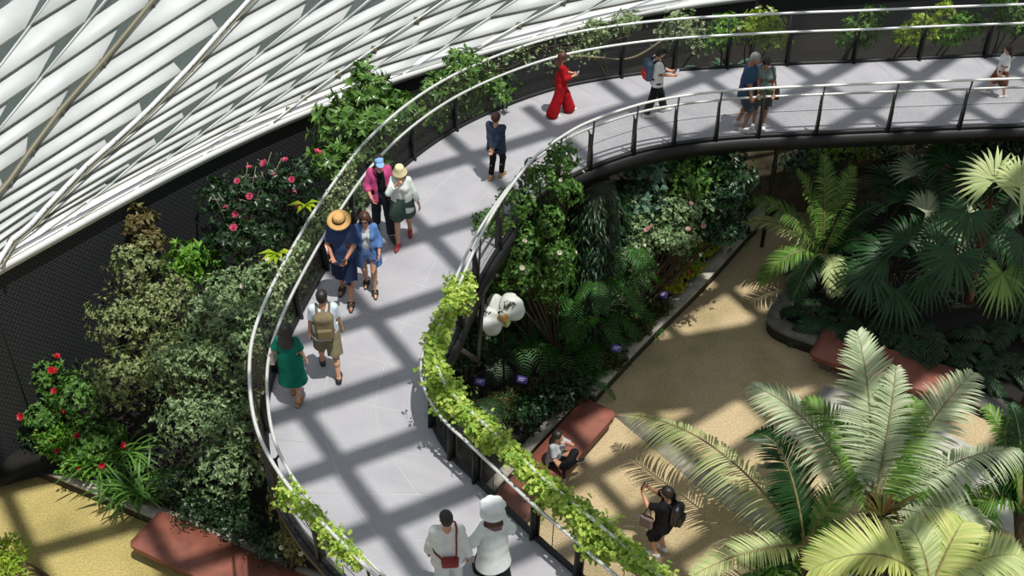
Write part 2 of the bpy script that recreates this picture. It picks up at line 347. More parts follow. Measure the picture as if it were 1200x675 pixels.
# white curb beam with a grey gutter
trim = MB(); 
c0 = [(-.16, KZ - .06), (-.16, KZ + .10), (.55, KZ + .10), (.55, KZ - .06)]
trim.sweep(np.stack([z3(offs(Ks, o), z) for o, z in c0], 1)); tr = struct(trim.build('trim_1', M_white))
MB().sweep(np.stack([z3(offs(Ks, o), z) for o, z in ((-.02, KZ + .08), (-.02, KZ + .115), (.06, KZ + .115), (.06, KZ + .08))], 1)).build('gutter', mat('gutter_grey', (120, 122, 126), .5, .4), tr)
# ------------------------------------------------------------------ glazed facade: egg-crate of deep white fins on a leaning ruled surface
LEAN = math.radians(52)
nodes = {-2: {10: (-354, 441), 11: (-319, 394), 12: (-270, 338), 13: (-212, 267), 14: (-155, 198), 15: (-95, 118), 16: (-30, 30), 17: (40, -60)}, -1: {9: (-250, 390), 10: (-224, 353), 11: (-189, 306), 12: (-140, 250), 13: (-82, 179), 14: (-25, 110), 15: (35, 30), 16: (100, -60)}, 0: {9: (-120, 302), 10: (-94, 265), 11: (-59, 218), 12: (-10, 162), 13: (48, 91), 14: (105, 22), 15: (165, -50), 16: (225, -130)},
 1: {3: (-85, 360), 4: (-70, 332), 5: (-58, 310), 6: (-45, 288), 7: (-30, 265), 8: (-12, 240), 9: (10, 214), 10: (36, 177), 11: (71, 130), 12: (120, 74), 13: (178, 3), 14: (235, -66)},
 2: {1: (-5, 313), 2: (13, 283), 3: (35, 265), 4: (53, 245), 5: (77, 220), 6: (100, 196), 7: (134, 166), 8: (175, 128), 9: (223, 78), 10: (267, 28), 11: (315, -25), 12: (365, -80), 13: (420, -140)},
 3: {0: (78, 266), 1: (107, 234), 2: (132, 214), 3: (158, 191), 4: (190, 165), 5: (222, 134), 6: (259, 101), 7: (307, 61), 8: (360, 16), 9: (415, -32), 10: (470, -82), 11: (525, -132)},
 4: {-1: (162, 220), 0: (181, 202), 1: (200, 184), 2: (235, 158), 3: (273, 128), 4: (312, 96), 5: (356, 60), 6: (407, 21), 7: (460, -24), 8: (515, -70)},
 5: {-2: (242, 180), -1: (272, 156), 0: (287, 144), 1: (303, 132), 2: (342, 103), 3: (383, 71), 4: (433, 36), 5: (490, -4), 6: (545, -46)},
 6: {-2: (320, 144), -1: (338, 130), 0: (356, 116), 1: (396, 87), 2: (438, 58), 3: (488, 24), 4: (540, -12), 5: (592, -48)},
 7: {-2: (400, 112), -1: (420, 95), 0: (442, 78), 1: (489, 50), 2: (535, 20), 3: (590, -15), 4: (640, -48)},
 8: {-1: (475, 86), 0: (526, 52), 1: (574, 20), 2: (625, -14), 3: (675, -48)},
 9: {-1: (553, 62), 0: (608, 30), 1: (660, 2), 2: (715, -27)},
 10: {-1: (628, 42), 0: (690, 12), 1: (745, -15), 2: (800, -40)},
 11: {-1: (706, 22), 0: (775, -6), 1: (835, -30)},
 12: {-1: (784, 7), 0: (860, -18)}, 13: {-1: (862, -4)}}
Kn = offs(Ks, 0.12); KT = nrm(np.gradient(Kn, axis=0)); KO = np.stack([-KT[:, 1], KT[:, 0]], 1)   # outward = left of travel
def on_facade(px, py):
    "point of the leaning surface seen at a photo position: tan(LEAN) outwards per metre of height above the curb"
    lo, hi = KZ + .1, KZ + 12
    for _ in range(40):
        z = (lo + hi) / 2; p = at(px, py, z)[:2]
        i = np.argmin(np.linalg.norm(Kn + KO * (z - KZ) * math.tan(LEAN) - p, axis=1))
        dist = (p - Kn[i]) @ KO[i] - (z - KZ) * math.tan(LEAN)
        if dist > 0: lo = z
        else: hi = z
    return np.array([*p, z]), V(KO[i][0] * math.cos(LEAN), KO[i][1] * math.cos(LEAN), -math.sin(LEAN)) * 1.0
NP, NO = {}, {}
for i, col in nodes.items():
    for r, px in col.items(): NP[i, r], NO[i, r] = on_facade(*px)
facade = tag(bpy.data.objects.new('window_1', None)); COL.objects.link(facade); facade['kind'] = 'structure'
FD, RISE, GAPF, GAPB = .42, .075, .05, .30
def deep(k, d): return NP[k] + NO[k] * d
def slab(q, d0, d1):
    "closed plate: q = four keys or points with their inward normals; front pair at d0, back pair at d0 + RISE, thickness d1"
    (pa, oa), (pb, ob), (pc, oc), (pd, od) = q
    top = [pa + oa * d0, pb + ob * d0, pc + oc * (d0 + RISE), pd + od * (d0 + RISE)]; bot = [p + o * d1 for p, o in zip(top, (oa, ob, oc, od))]
    return MB().add(top + bot, [[0, 1, 2, 3], [7, 6, 5, 4], [0, 4, 5, 1], [1, 5, 6, 2], [2, 6, 7, 3], [3, 7, 4, 0]])
def mixk(a, b, t): return (NP[a] * (1 - t) + NP[b] * t, nrm(NO[a] * (1 - t) + NO[b] * t))
for i, col in nodes.items():
    rs = sorted(col)
    if len(rs) > 1:
        mb = MB()
        for a, b in zip(rs, rs[1:]):
            t = nrm(NP[i, b] - NP[i, a]); w = nrm(np.cross(t, NO[i, a])) * .014
            mb.sweep(np.array([[deep((i, r), -.01) - w, deep((i, r), FD) - w, deep((i, r), FD) + w, deep((i, r), -.01) + w] for r in (a, b)]))
        mb.build('raking_fin', M_fin, facade)
    if i + 1 in nodes:
        nx = sorted(nodes[i + 1])
        for r in range(min(rs[0], nx[0]), max(rs[-1], nx[-1]) + 1):
            k = [(i, max(r, rs[0])), (i + 1, max(r, nx[0])), (i + 1, max(r + 1, nx[0])), (i, max(r + 1, rs[0]))]
            if not all(q in NP for q in k) or (k[0] == k[3] and k[1] == k[2]): continue
            first = k[0] == k[3] or k[1] == k[2]; gf, gb = (.05, .05) if first else (GAPF, GAPB)
            slab([mixk(k[0], k[1], .01), mixk(k[0], k[1], 1 - gf), mixk(k[3], k[2], 1 - gb), mixk(k[3], k[2], .01)], 0, .05).build('long_panel', M_fin, facade)
            MB().tube([mixk(k[0], k[1], .01)[0], mixk(k[0], k[1], 1 - gf)[0]], .011, 5).build('panel_edge', M_pipe, facade)
        mb = MB()
        for a, b in zip(rs, rs[1:]):
            k = [q for q in ((i, a), (i, b), (i + 1, b), (i + 1, a)) if q in NP]
            if len(k) >= 3: mb.add([deep(q, FD) for q in k], [list(range(len(k)))])
        if mb.n: mb.build('glass_pane', M_glass, facade)
# service pipes along raking fins
for i, r_, m_ in ((1, .05, M_pipe), (2, .045, M_white), (6, .02, M_steel), (9, .02, M_steel)):
    rs = sorted(nodes[i]); P = np.array([NP[i, r] - NO[i, r] * .07 for r in rs]); ob = MB().tube(P, r_, 8).build('service_pipe', m_, facade, True)
    if i == 2: MB().tube(P + V(.09, -.06, -.02), .022, 6).build('cable_pipe', M_pipe, ob, True)
    for r in rs[1:-1]:
        MB().box(NP[i, r] - NO[i, r] * .03, (.06, .06, .045)).build('pipe_bracket', M_pipe, ob)
# ------------------------------------------------------------------ roof lattice of the dome (above the camera), throws the grid of shade
SH, SY = .22, .20; RZ = 24.0      # shade moves SH to -x and SY to +y per metre of drop
roof = bpy.data.objects.new('ceiling', None); COL.objects.link(roof); roof['kind'] = 'structure'
def groof(x): return .577 * x + np.where(x > 0, .0245, .01164) * x * x
M_roof = mat('roof_lattice_white', (215, 218, 218), .5)
def inside(q):
    i = np.argmin(np.linalg.norm(Ks - q, axis=1)); T = Ks[min(i + 1, len(Ks) - 1)] - Ks[max(i - 1, 0)]; d = q - Ks[i]; return (T[0] * d[1] - T[1] * d[0]) / np.linalg.norm(T) < (-.9 if q[1] > 17.8 else 1.2)
def beam(P, w):
    "P in ground-shade coordinates; the lattice stops at the foot of the glazed wall"
    P = resample(np.asarray(P, float), .25); P = P[[bool(inside(q)) for q in P]]
    if len(P) < 4: return
    P = P + V(SH * RZ, -SY * RZ); a, b = offs(P, w / 2), offs(P, -w / 2)
    MB().sweep(np.stack([z3(a, RZ), z3(b, RZ), z3(b, RZ + .12), z3(a, RZ + .12)], 1)).build('roof_beam', M_roof, roof)
xs = np.linspace(-15, 17, 40)
for h in (7.2, 8.8, 10.4, 11.95, 13.5, 15.05, 16.55, 18.3, 20.2, 22.35, 24.3, 26.3, 28.3):
    beam(np.c_[xs, groof(xs) + h + SY * DZ], .36)
for k in range(-3, 14):
    off = 4.51 + 1.975 * k; n2 = V(.843, .537); t2 = V(.537, -.843); c0 = n2 * off
    s0 = np.linspace(-32, 12, 3)[:, None]; P = c0 + t2 * s0; beam(P, .30)
def shade_panel(poly, name='shade_panel'):  # unseen opaque sheets added above the view to cast broad shade
    p = np.asarray(poly, float); p = p + V(SH * RZ, -SY * RZ); MB().prism(p, RZ + .15, RZ + .2).build(name, M_roof, roof)
shade_panel([(14, 21.5), (6.2, 21.6), (2.2, 20.6), (2.0, 18.45), (4.2, 18.75), (6.4, 19.5), (14, 18.9)])  # added sheet: dark band across the path and palm bed
shade_panel([(-.2, 18.3), (2.0, 18.45), (2.2, 20.4), (.6, 20.2)])  # second added sheet, darkens the bed around the column
# ------------------------------------------------------------------ kerbs, strips, manhole
M_kerbwall = mat('dark_kerb_face', (58, 52, 42), .9, 0, (40, 36, 30), scale=4)  # dark brown kerb sides, with the shade of the face in the colour
def kerb(name, P, w, z0, z1, m, label):
    P = resample(spline(np.asarray(P, float)), .1) if len(P) > 2 else resample(P, .2)
    root = empty(name, (0, 0, 0), label, 'kerb'); k = .02 if w > 0 else -.02
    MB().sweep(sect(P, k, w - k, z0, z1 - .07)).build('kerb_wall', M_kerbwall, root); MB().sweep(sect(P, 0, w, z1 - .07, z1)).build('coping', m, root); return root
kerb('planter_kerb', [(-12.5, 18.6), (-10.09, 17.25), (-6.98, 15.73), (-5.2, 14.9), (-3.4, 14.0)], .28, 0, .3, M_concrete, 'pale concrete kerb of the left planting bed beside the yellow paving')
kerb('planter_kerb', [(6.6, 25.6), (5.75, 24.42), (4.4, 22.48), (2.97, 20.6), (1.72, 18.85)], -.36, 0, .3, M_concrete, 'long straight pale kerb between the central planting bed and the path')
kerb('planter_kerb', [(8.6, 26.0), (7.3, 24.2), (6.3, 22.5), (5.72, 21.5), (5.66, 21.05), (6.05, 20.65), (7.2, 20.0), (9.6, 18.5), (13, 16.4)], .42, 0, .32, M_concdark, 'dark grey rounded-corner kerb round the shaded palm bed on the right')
o = MB().prism([(2.1, 18.55), (2.6, 18.45), (4.2, 16.75), (5.6, 15.3), (5.2, 15.0), (3.65, 16.6)], -.01, .012).build('trim_2', M_concrete); struct(o)
o = MB().prism([(5.6, 18.0), (9.5, 15.4), (9.9, 17.2), (7.4, 19.2), (6.6, 19.4)], -.01, .01).build('trim_3', mat('white_concrete', (205, 202, 192), .85, 0, (180, 178, 168), scale=4)); struct(o)
mh = at(915, 315, 0); mo = empty('manhole_cover', (mh[0], mh[1], 0), 'round grey manhole cover set in the path beside the shaded palm bed', 'manhole cover')
MB().lathe([(0, .014), (.27, .014), (.27, 0)], 28).build('lid', M_concdark, mo); MB().lathe([(.3, .0), (.3, .018), (.275, .018), (.275, 0)], 28).build('ring_frame', M_concrete, mo)
# beds
bedL, gL = bedgrid('ground_left', [(-12.3, 18.8), (-9.9, 17.45), (-6.9, 15.95), (-3.3, 14.2), (-3.3, 15.6), (-2.9, 18.2), (-1.9, 20.9), (-.4, 23.2), (1.6, 24.9), (3.4, 25.9), (6, 26.4), (15, 26.8)],
    Ks[::1], [.25, .25, .25, .4, .8, 1.6, 2.6, 3.2, 3.4, 3.4, 3.4], [.3, .4, .8, 1.6, 2.4, 3.0, 3.3, 3.4, 3.4, 3.4])
kc = np.array([(6.6, 25.6), (5.45, 24.55), (4.1, 22.62), (2.67, 20.75), (1.3, 18.75), (-.9, 15.8), (-2.2, 14.0)])
bedC, gC = bedgrid('ground_center', kc, [(5, 27.2), (3.5, 26.6), (1.0, 25), (-1.0, 22.5), (-2.5, 19.5), (-3.2, 16.0), (-3.2, 14.3)], [.22] * 7, [1.2, 1.2, 1.0, .8, .6, .4, .3])
kr = np.array([(9.0, 26.6), (7.6, 24.2), (6.7, 22.6), (6.15, 21.4), (6.5, 20.85), (7.5, 20.3), (9.8, 18.9), (13.2, 16.8)])
bedR, gR = bedgrid('ground_right', kr, [(12, 27.6), (15, 27.4), (17, 27), (18, 26.5), (18, 25.5), (18, 24), (18, 21), (18, 18)], [.25] * 8, [1.5, 1.6, 1.6, 1.5, 1.2, .8, .5, .4])
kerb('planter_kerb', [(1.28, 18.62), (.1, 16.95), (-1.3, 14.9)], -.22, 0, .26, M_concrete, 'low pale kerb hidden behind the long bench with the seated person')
struct(MB().ribbon([[(x, y, z + .12 * math.sin(x * 2.3 + y * 5)) for x in np.linspace(5.2, 15, 40)] for y, z in ((25.55, -.05), (25.7, .5), (25.95, 1.1), (26.2, 1.8), (26.4, 2.6), (26.62, 3.45))]).build('ground_back', mat('rocky_bank', (104, 92, 70), .95, 0, (44, 42, 28), scale=2.2, bump=.7), None, True))
# ------------------------------------------------------------------ benches
def bench(P, w, label, h=.46, th=.07, seed=0, legs=5):
    "P: centre line of the seat; a thick slab with rounded ends on recessed plinths"
    root = empty('bench', (0, 0, 0), label, 'bench')
    P = resample(spline(np.asarray(P, float)) if len(P) > 2 else np.asarray(P, float), .06); n = len(P)
    d = np.linspace(0, np.linalg.norm(np.diff(P, axis=0), axis=1).sum(), n); e = np.minimum(d, d[-1] - d)
    r = .10; hw = w / 2 - np.where(e < r, r - np.sqrt(np.maximum(r * r - (r - e) ** 2, 0)), 0) * .8
    T = nrm(np.gradient(P, axis=0)); L_ = np.stack([-T[:, 1], T[:, 0]], 1)
    s = []
    for o, z in ((-1, h - th), (-1, h - .012), (-.985, h), (.985, h), (1, h - .012), (1, h - th)): s.append(z3(P + L_ * (hw * o)[:, None], z))
    MB().sweep(np.stack(s, 1)).build('seat', M_corten, root)
    s = [z3(P + L_ * (hw * o)[:, None], z) for o, z in ((-.97, h - th - .10), (-.99, h - th), (.99, h - th), (.97, h - th - .10))]
    MB().sweep(np.stack(s, 1)[2:-2]).build('apron', M_cortenrim, root)
    for k in np.linspace(.12, .88, legs):
        i = int(k * n); R = np.array([[T[i][0], -T[i][1], 0], [T[i][1], T[i][0], 0], [0, 0, 1]])
        MB().box(V(*P[i], (h - th) / 2), (.12, w * .30, (h - th) / 2), R).build('leg', M_concdark, root)
    return root
bench([(1.8, 18.4), (.66, 16.75), (-.2, 15.5), (-.85, 14.6)], .78, 'long rust-red bench beside the central bed, with a woman sitting on it')
bench([(-6.78, 15.25), (-5.35, 14.5), (-4.4, 14.0), (-3.0, 13.35)], .92, 'rust-red bench at the lower left beside the yellow paving')
bench([(6.55, 20.35), (7.4, 19.85), (8.35, 19.4), (9.5, 18.85)], .98, 'dark rust-red bench in shade on the right behind the big palm')
# ------------------------------------------------------------------ signed-distance modelling: smooth continuous bodies and clothes
class SDF:
    def __init__(s, lo, hi, vx):
        s.lo = np.asarray(lo, float) - 2 * vx; s.vx = vx; s.sh = np.ceil((np.asarray(hi) + 2 * vx - s.lo) / vx).astype(int) + 1
        s.F = np.full(s.sh, 1.0, np.float32)
    def sub(s, lo, hi, m):
        i0 = np.maximum(np.floor((np.asarray(lo) - m - s.lo) / s.vx).astype(int), 0); i1 = np.minimum(np.ceil((np.asarray(hi) + m - s.lo) / s.vx).astype(int) + 1, s.sh)
        if (i1 <= i0).any(): return None, None
        ax = [s.lo[k] + np.arange(i0[k], i1[k]) * s.vx for k in range(3)]
        return tuple(slice(a, b) for a, b in zip(i0, i1)), np.stack(np.meshgrid(*ax, indexing='ij'), -1)
    def comb(s, sl, d, k):
        f = s.F[sl]
        if k > 0: h = np.maximum(k - np.abs(f - d), 0) / k; s.F[sl] = np.minimum(f, d) - h * h * k * .25
        else: s.F[sl] = np.minimum(f, d)
    def cap(s, a, b, ra, rb=None, k=.03, cut=None):
        rb = ra if rb is None else rb; a = np.asarray(a, float); b = np.asarray(b, float); r = max(ra, rb)
        sl, p = s.sub(np.minimum(a, b) - r, np.maximum(a, b) + r, k + 2 * s.vx)
        if sl is None: return s
        ab = b - a; t = np.clip(((p - a) @ ab) / max(ab @ ab, 1e-9), 0, 1); d = np.linalg.norm(p - a - t[..., None] * ab, axis=-1) - (ra + (rb - ra) * t)
        s.comb(sl, d.astype(np.float32), k); return s
    def ell(s, c, r, R=None, k=.03, sub=False):
        c = np.asarray(c, float); r = np.asarray(r, float); m = r.max()
        sl, p = s.sub(c - m, c + m, k + 2 * s.vx)
        if sl is None: return s
        q = p - c
        if R is not None: q = q @ R
        l = np.linalg.norm(q / r, axis=-1); g = np.linalg.norm(q / (r * r), axis=-1); d = l * (l - 1) / np.maximum(g, 1e-6)
        if sub: s.F[sl] = np.maximum(s.F[sl], -d.astype(np.float32))
        else: s.comb(sl, d.astype(np.float32), k)
        return s
    def box(s, c, h, R=None, rnd=.02, k=.0):
        c = np.asarray(c, float); h = np.asarray(h, float) - rnd; m = np.linalg.norm(h) + rnd
        sl, p = s.sub(c - m, c + m, k + 2 * s.vx)
        if sl is None: return s
        q = p - c
        if R is not None: q = q @ R
        q = np.abs(q) - h; d = np.linalg.norm(np.maximum(q, 0), axis=-1) + np.minimum(q.max(-1), 0) - rnd
        s.comb(sl, d.astype(np.float32), k); return s
    def plane(s, p0, n, lo=None, hi=None):
        "keep the side the normal points away from, inside an optional box"
        lo = s.lo if lo is None else np.asarray(lo); hi = s.lo + s.sh * s.vx if hi is None else np.asarray(hi)
        sl, p = s.sub(lo, hi, 0)
        if sl is None: return s
        s.F[sl] = np.maximum(s.F[sl], ((p - np.asarray(p0)) @ nrm(n)).astype(np.float32)); return s
    def mesh(s):
        F = s.F; S = F < 0; n = np.array(F.shape) - 1
        cnt = np.zeros(n, np.int8); C = [(x, y, z) for x in (0, 1) for y in (0, 1) for z in (0, 1)]
        cv = lambda A, c: A[c[0]:c[0] + n[0], c[1]:c[1] + n[1], c[2]:c[2] + n[2]]
        for c in C: cnt += cv(S, c)
        act = (cnt > 0) & (cnt < 8); ids = np.argwhere(act)
        if not len(ids): return np.zeros((0, 3)), np.zeros((0, 4), int)
        idx = np.full(n, -1, np.int64); idx[act] = np.arange(len(ids))
        val = {c: F[ids[:, 0] + c[0], ids[:, 1] + c[1], ids[:, 2] + c[2]] for c in C}
        acc = np.zeros((len(ids), 3)); w = np.zeros(len(ids))
        for a in C:
            for ax in range(3):
                if a[ax]: continue
                b = list(a); b[ax] = 1; b = tuple(b); fa, fb = val[a], val[b]; m = (fa < 0) != (fb < 0)
                t = np.where(m, fa / np.where(m, fa - fb, 1), 0); q = np.array(a, float)[None] + t[:, None] * (np.array(b) - np.array(a))
                acc += q * m[:, None]; w += m
        v = s.lo + (ids + acc / w[:, None]) * s.vx; Q = []
        for ax in range(3):
            u_, v_ = (ax + 1) % 3, (ax + 2) % 3
            a = [slice(1, -1)] * 3; a[ax] = slice(0, -1); b = list(a); b[ax] = slice(1, None)
            A, B = S[tuple(a)], S[tuple(b)]; e = np.argwhere(A != B); off = np.ones(3, int); off[ax] = 0; g = e + off
            def cell(du, dv):
                h = g.copy(); h[:, u_] -= du; h[:, v_] -= dv; return idx[h[:, 0], h[:, 1], h[:, 2]]
            q = np.stack([cell(1, 1), cell(0, 1), cell(0, 0), cell(1, 0)], 1); fl = ~A[tuple(e.T)]; q[fl] = q[fl][:, ::-1]; Q.append(q)
        Q = np.concatenate(Q); return v, Q[(Q >= 0).all(1)]
def rotz(a): c, s = math.cos(a), math.sin(a); return np.array([[c, -s, 0], [s, c, 0], [0, 0, 1.]])
def rotx(a): c, s = math.cos(a), math.sin(a); return np.array([[1, 0, 0], [0, c, -s], [0, s, c]])
def ik(a, b, l1, l2, pole):
    a, b = np.asarray(a, float), np.asarray(b, float); d = b - a; L = np.linalg.norm(d); u = d / max(L, 1e-6)
    if L > (l1 + l2) * .999: b = a + u * (l1 + l2) * .999; L = (l1 + l2) * .999
    x = (l1 * l1 - l2 * l2 + L * L) / (2 * L); y = math.sqrt(max(l1 * l1 - x * x, 0)); p = np.asarray(pole, float); p = nrm(p - u * (p @ u))
    return a + u * x + p * y, b
# A figure is modelled 1.72 m tall facing +Y (X is its right), then turned, scaled and set down on its feet.
def person(label, px, head, phi, P, outfit, z=DZ, group=None, hh=None, sitting=False, root_at=None):
    if root_at is None: root_at = at(px[0], px[1], z)
    if hh is None:
        hs = np.linspace(.9, 2.0, 600); hh = hs[np.argmin([abs(proj(root_at + V(0, 0, q))[1] - head) for q in hs])]
    s = hh / 1.72
    root = empty('person', root_at, label, 'person', group, rz=phi - math.pi / 2)
    g = dict(hip=.93, shx=.160, chest=0., lean=0., male=True, head=(0, 0), skin=M_skin, hair=None, footR=(.1, .0, 0), footL=(-.1, .0, 0), handR=(.25, .05, .78), handL=(-.25, .05, .78), turn=0., twist=0.)
    g.update(P); ml = g['male']; hipz = g['hip']; ox, oy = g.get('pel', (0, 0))
    pel = V(ox, oy, hipz); up = V(0, math.sin(g['lean']), math.cos(g['lean']))
    Rt = rotz(g['twist'])
    pt = lambda x, y, zz: pel + Rt @ V(x, y * math.cos(g['lean']), -y * math.sin(g['lean'])) + up * zz      # torso frame, zz metres above the hips
    shx = g['shx'] if ml else g['shx'] - .02
    J = {}
    for sd, sg in (('R', 1), ('L', -1)):
        hip = pel + V(.09 * sg, 0, -.02); f = V(*g['foot' + sd]); ank = f + V(0, 0, .085)
        kn, ank = ik(hip, ank, .43, .425, g.get('knee' + sd, (0.12 * sg, 1, 0))); J['hip' + sd], J['kn' + sd], J['an' + sd] = hip, kn, ank
        sh = pt(shx * sg, -.01, .48); w = V(*g['hand' + sd]); el, w = ik(sh, w, .285, .255, g.get('elb' + sd, (sg * .5, -1, -.35))); J['sh' + sd], J['el' + sd], J['wr' + sd] = sh, el, w
    neck = pt(0, -.01, .535); hp, hy = g['head'][1], g['head'][0]
    Rh = rotz(hy) @ rotx(hp) @ np.eye(3); Rh = rotz(g['twist']) @ Rh
    hc = neck + up * .05 + Rh @ V(0, .025, .105); H = lambda x, y, zz: hc + Rh @ V(x, y, zz)
    vx = .0085
    pts = np.array(list(J.values()) + [neck, hc + V(0, 0, .2)]); lo, hi = pts.min(0) - .26, pts.max(0) + .26; lo[2] = min(lo[2], -.02 if not sitting else lo[2])
    B = SDF(lo, hi, vx)
    # torso
    wch = 1.0 if ml else .90
    for sg in (1, -1):
        B.cap(pt(.075 * sg, 0, -.02), pt(.065 * sg, .0, .17), .098 if ml else .104, .083 if ml else .074, .06); B.cap(pt(.065 * sg, 0, .17), pt(.088 * sg * wch, .0, .38), .084, .096 * wch, .06)
        B.cap(pt(.085 * sg, -.005, .44), J['sh' + ('R' if sg > 0 else 'L')], .07, .058 if ml else .05, .05)
    if not ml:
        for sg in (1, -1): B.ell(pt(.075 * sg, .085, .335), (.06, .055, .06), k=.03)
    B.cap(pt(0, -.015, .46), neck + up * .06, .058, .052 if ml else .046, .04)
    for sd, sg in (('R', 1), ('L', -1)):
        hip, kn, an, sh, el, w = (J[k + sd] for k in ('hip', 'kn', 'an', 'sh', 'el', 'wr'))
        B.cap(hip, kn, .088, .056, .05); mid = kn + (an - kn) * .35 - V(0, .016, 0); B.cap(kn, an, .052, .035, .03); B.cap(kn + (an - kn) * .15, mid, .05, .052, .03)
        ft = g.get('toe' + sd); td = V(*ft) if ft else V(.12 * sg, 1, 0); td = nrm(td); heel = an - V(0, 0, .05) - td * .045; ball = an + td * .13 - V(0, 0, .057); B.cap(heel, an, .032, .036, .02); B.cap(heel, ball, .03, .026, .02); B.cap(an, ball, .036, .024, .02); B.cap(ball, ball + td * .05, .024, .018, .015)
        B.cap(sh, el, .052 if ml else .044, .04 if ml else .035, .03); B.cap(el, w, .041 if ml else .035, .027 if ml else .024, .02)
        # hand: palm, four unequal curled fingers and a thumb off the side of the palm
        fd = g.get('fing' + sd); fd = nrm(V(*fd)) if fd else nrm(w - el); pn = g.get('palm' + sd); pn = V(*pn) if pn else V(-sg, .2, 0); pn = nrm(pn - fd * (pn @ fd)); sdv = np.cross(fd, pn) * sg
        # thumb side points forward of the palm for a hanging hand
        if g.get('thumb' + sd): tv = V(*g['thumb' + sd]); sdv = sdv if sdv @ tv > 0 else -sdv
        curl = g.get('curl' + sd, .5); pc = w + fd * .045
        for q in (-.026, -.009, .009, .026): B.cap(w + fd * .012 + sdv * q * .6, w + fd * .085 + sdv * q, .014, .0125, .016)
        for q, L in ((.03, .07), (.0105, .08), (-.0095, .075), (-.029, .058)):
            a = w + fd * .087 + sdv * q; c1 = math.cos(curl), math.sin(curl); d1 = fd * c1[0] + pn * c1[1]; b = a + d1 * L * .5 + sdv * q * .08; d2 = fd * math.cos(2.1 * curl) + pn * math.sin(2.1 * curl)
            B.cap(a, b, .0098, .009, .004); B.cap(b, b + d2 * L * .5, .009, .0078, .004)
        a = w + fd * .03 + sdv * .03; b = a + nrm(fd * .7 + sdv * .75 + pn * .35) * .042; B.cap(a, b, .0125, .0105, .008); B.cap(b, b + nrm(fd * .9 + sdv * .1 + pn * .5) * .034, .0105, .0085, .004)
    # head with brow, nose, cheeks, chin and ears
    B.ell(H(0, -.012, .03), (.077, .096, .088), Rh, .03); B.ell(H(0, .022, -.03), (.062, .07, .078), Rh, .04); B.ell(H(0, .055, -.082), (.03, .028, .024), Rh, .03)
    B.cap(H(0, .092, .012), H(0, .106, -.022), .009, .0135, .016); B.cap(H(-.028, .074, .026), H(.028, .074, .026), .014, .014, .018)
    for sg in (1, -1):
        B.ell(H(.032 * sg, .098, .004), (.015, .012, .009), Rh, sub=True); B.ell(H(.03 * sg, .08, .004), (.0145, .0145, .0125), Rh, k=.0)
        B.ell(H(.078 * sg, -.012, -.005), (.011, .02, .032), Rh, .008)
    B.ell(H(0, .088, -.05), (.024, .012, .006), Rh, .006); B.ell(H(0, .086, -.06), (.02, .012, .006), Rh, .006)
    v, f = B.mesh(); fc = v[f].mean(1); q = (fc - hc) @ Rh; mi = np.zeros(len(f), np.int32)
    for sg in (1, -1):
        e = (q - V(.03 * sg, .095, .004)); d = np.sqrt((e[:, 0] / .016) ** 2 + (e[:, 2] / .010) ** 2); m = (d < 1) & (q[:, 1] > .07); mi[m] = 1; mi[m & (np.abs(e[:, 0]) < .0075)] = 2
    m = (np.abs(q[:, 0]) < .026) & (q[:, 2] < -.044) & (q[:, 2] > -.067) & (q[:, 1] > .075); mi[m] = 3
    def put(name, v, f, mats, parent=root, smooth=True, mi=None):
        me = raw_mesh(name, v * s, f, smooth); o = link(name, me, mats, parent)
        if mi is not None: me.polygons.foreach_set('material_index', mi)
        return o
    put('body', v, f, [g['skin'], M_eyew, M_eyed, M_lip], mi=mi)
    def garment(name, build, m, vx=.011):
        S = SDF(lo - .1, hi + .1, vx); build(S); v, f = S.mesh(); return put(name, v, f, m)
    C = dict(pel=pel, pt=pt, J=J, H=H, hc=hc, Rh=Rh, neck=neck, up=up, ml=ml, put=put, garment=garment, g=g, s=s, root=root, lo=lo, hi=hi)
    for fn, *a in outfit: fn(C, *a)
    C['world'] = lambda p: np.asarray(root_at) + rotz(phi - math.pi / 2) @ (np.asarray(p) * s); C['phi'] = phi
    return C
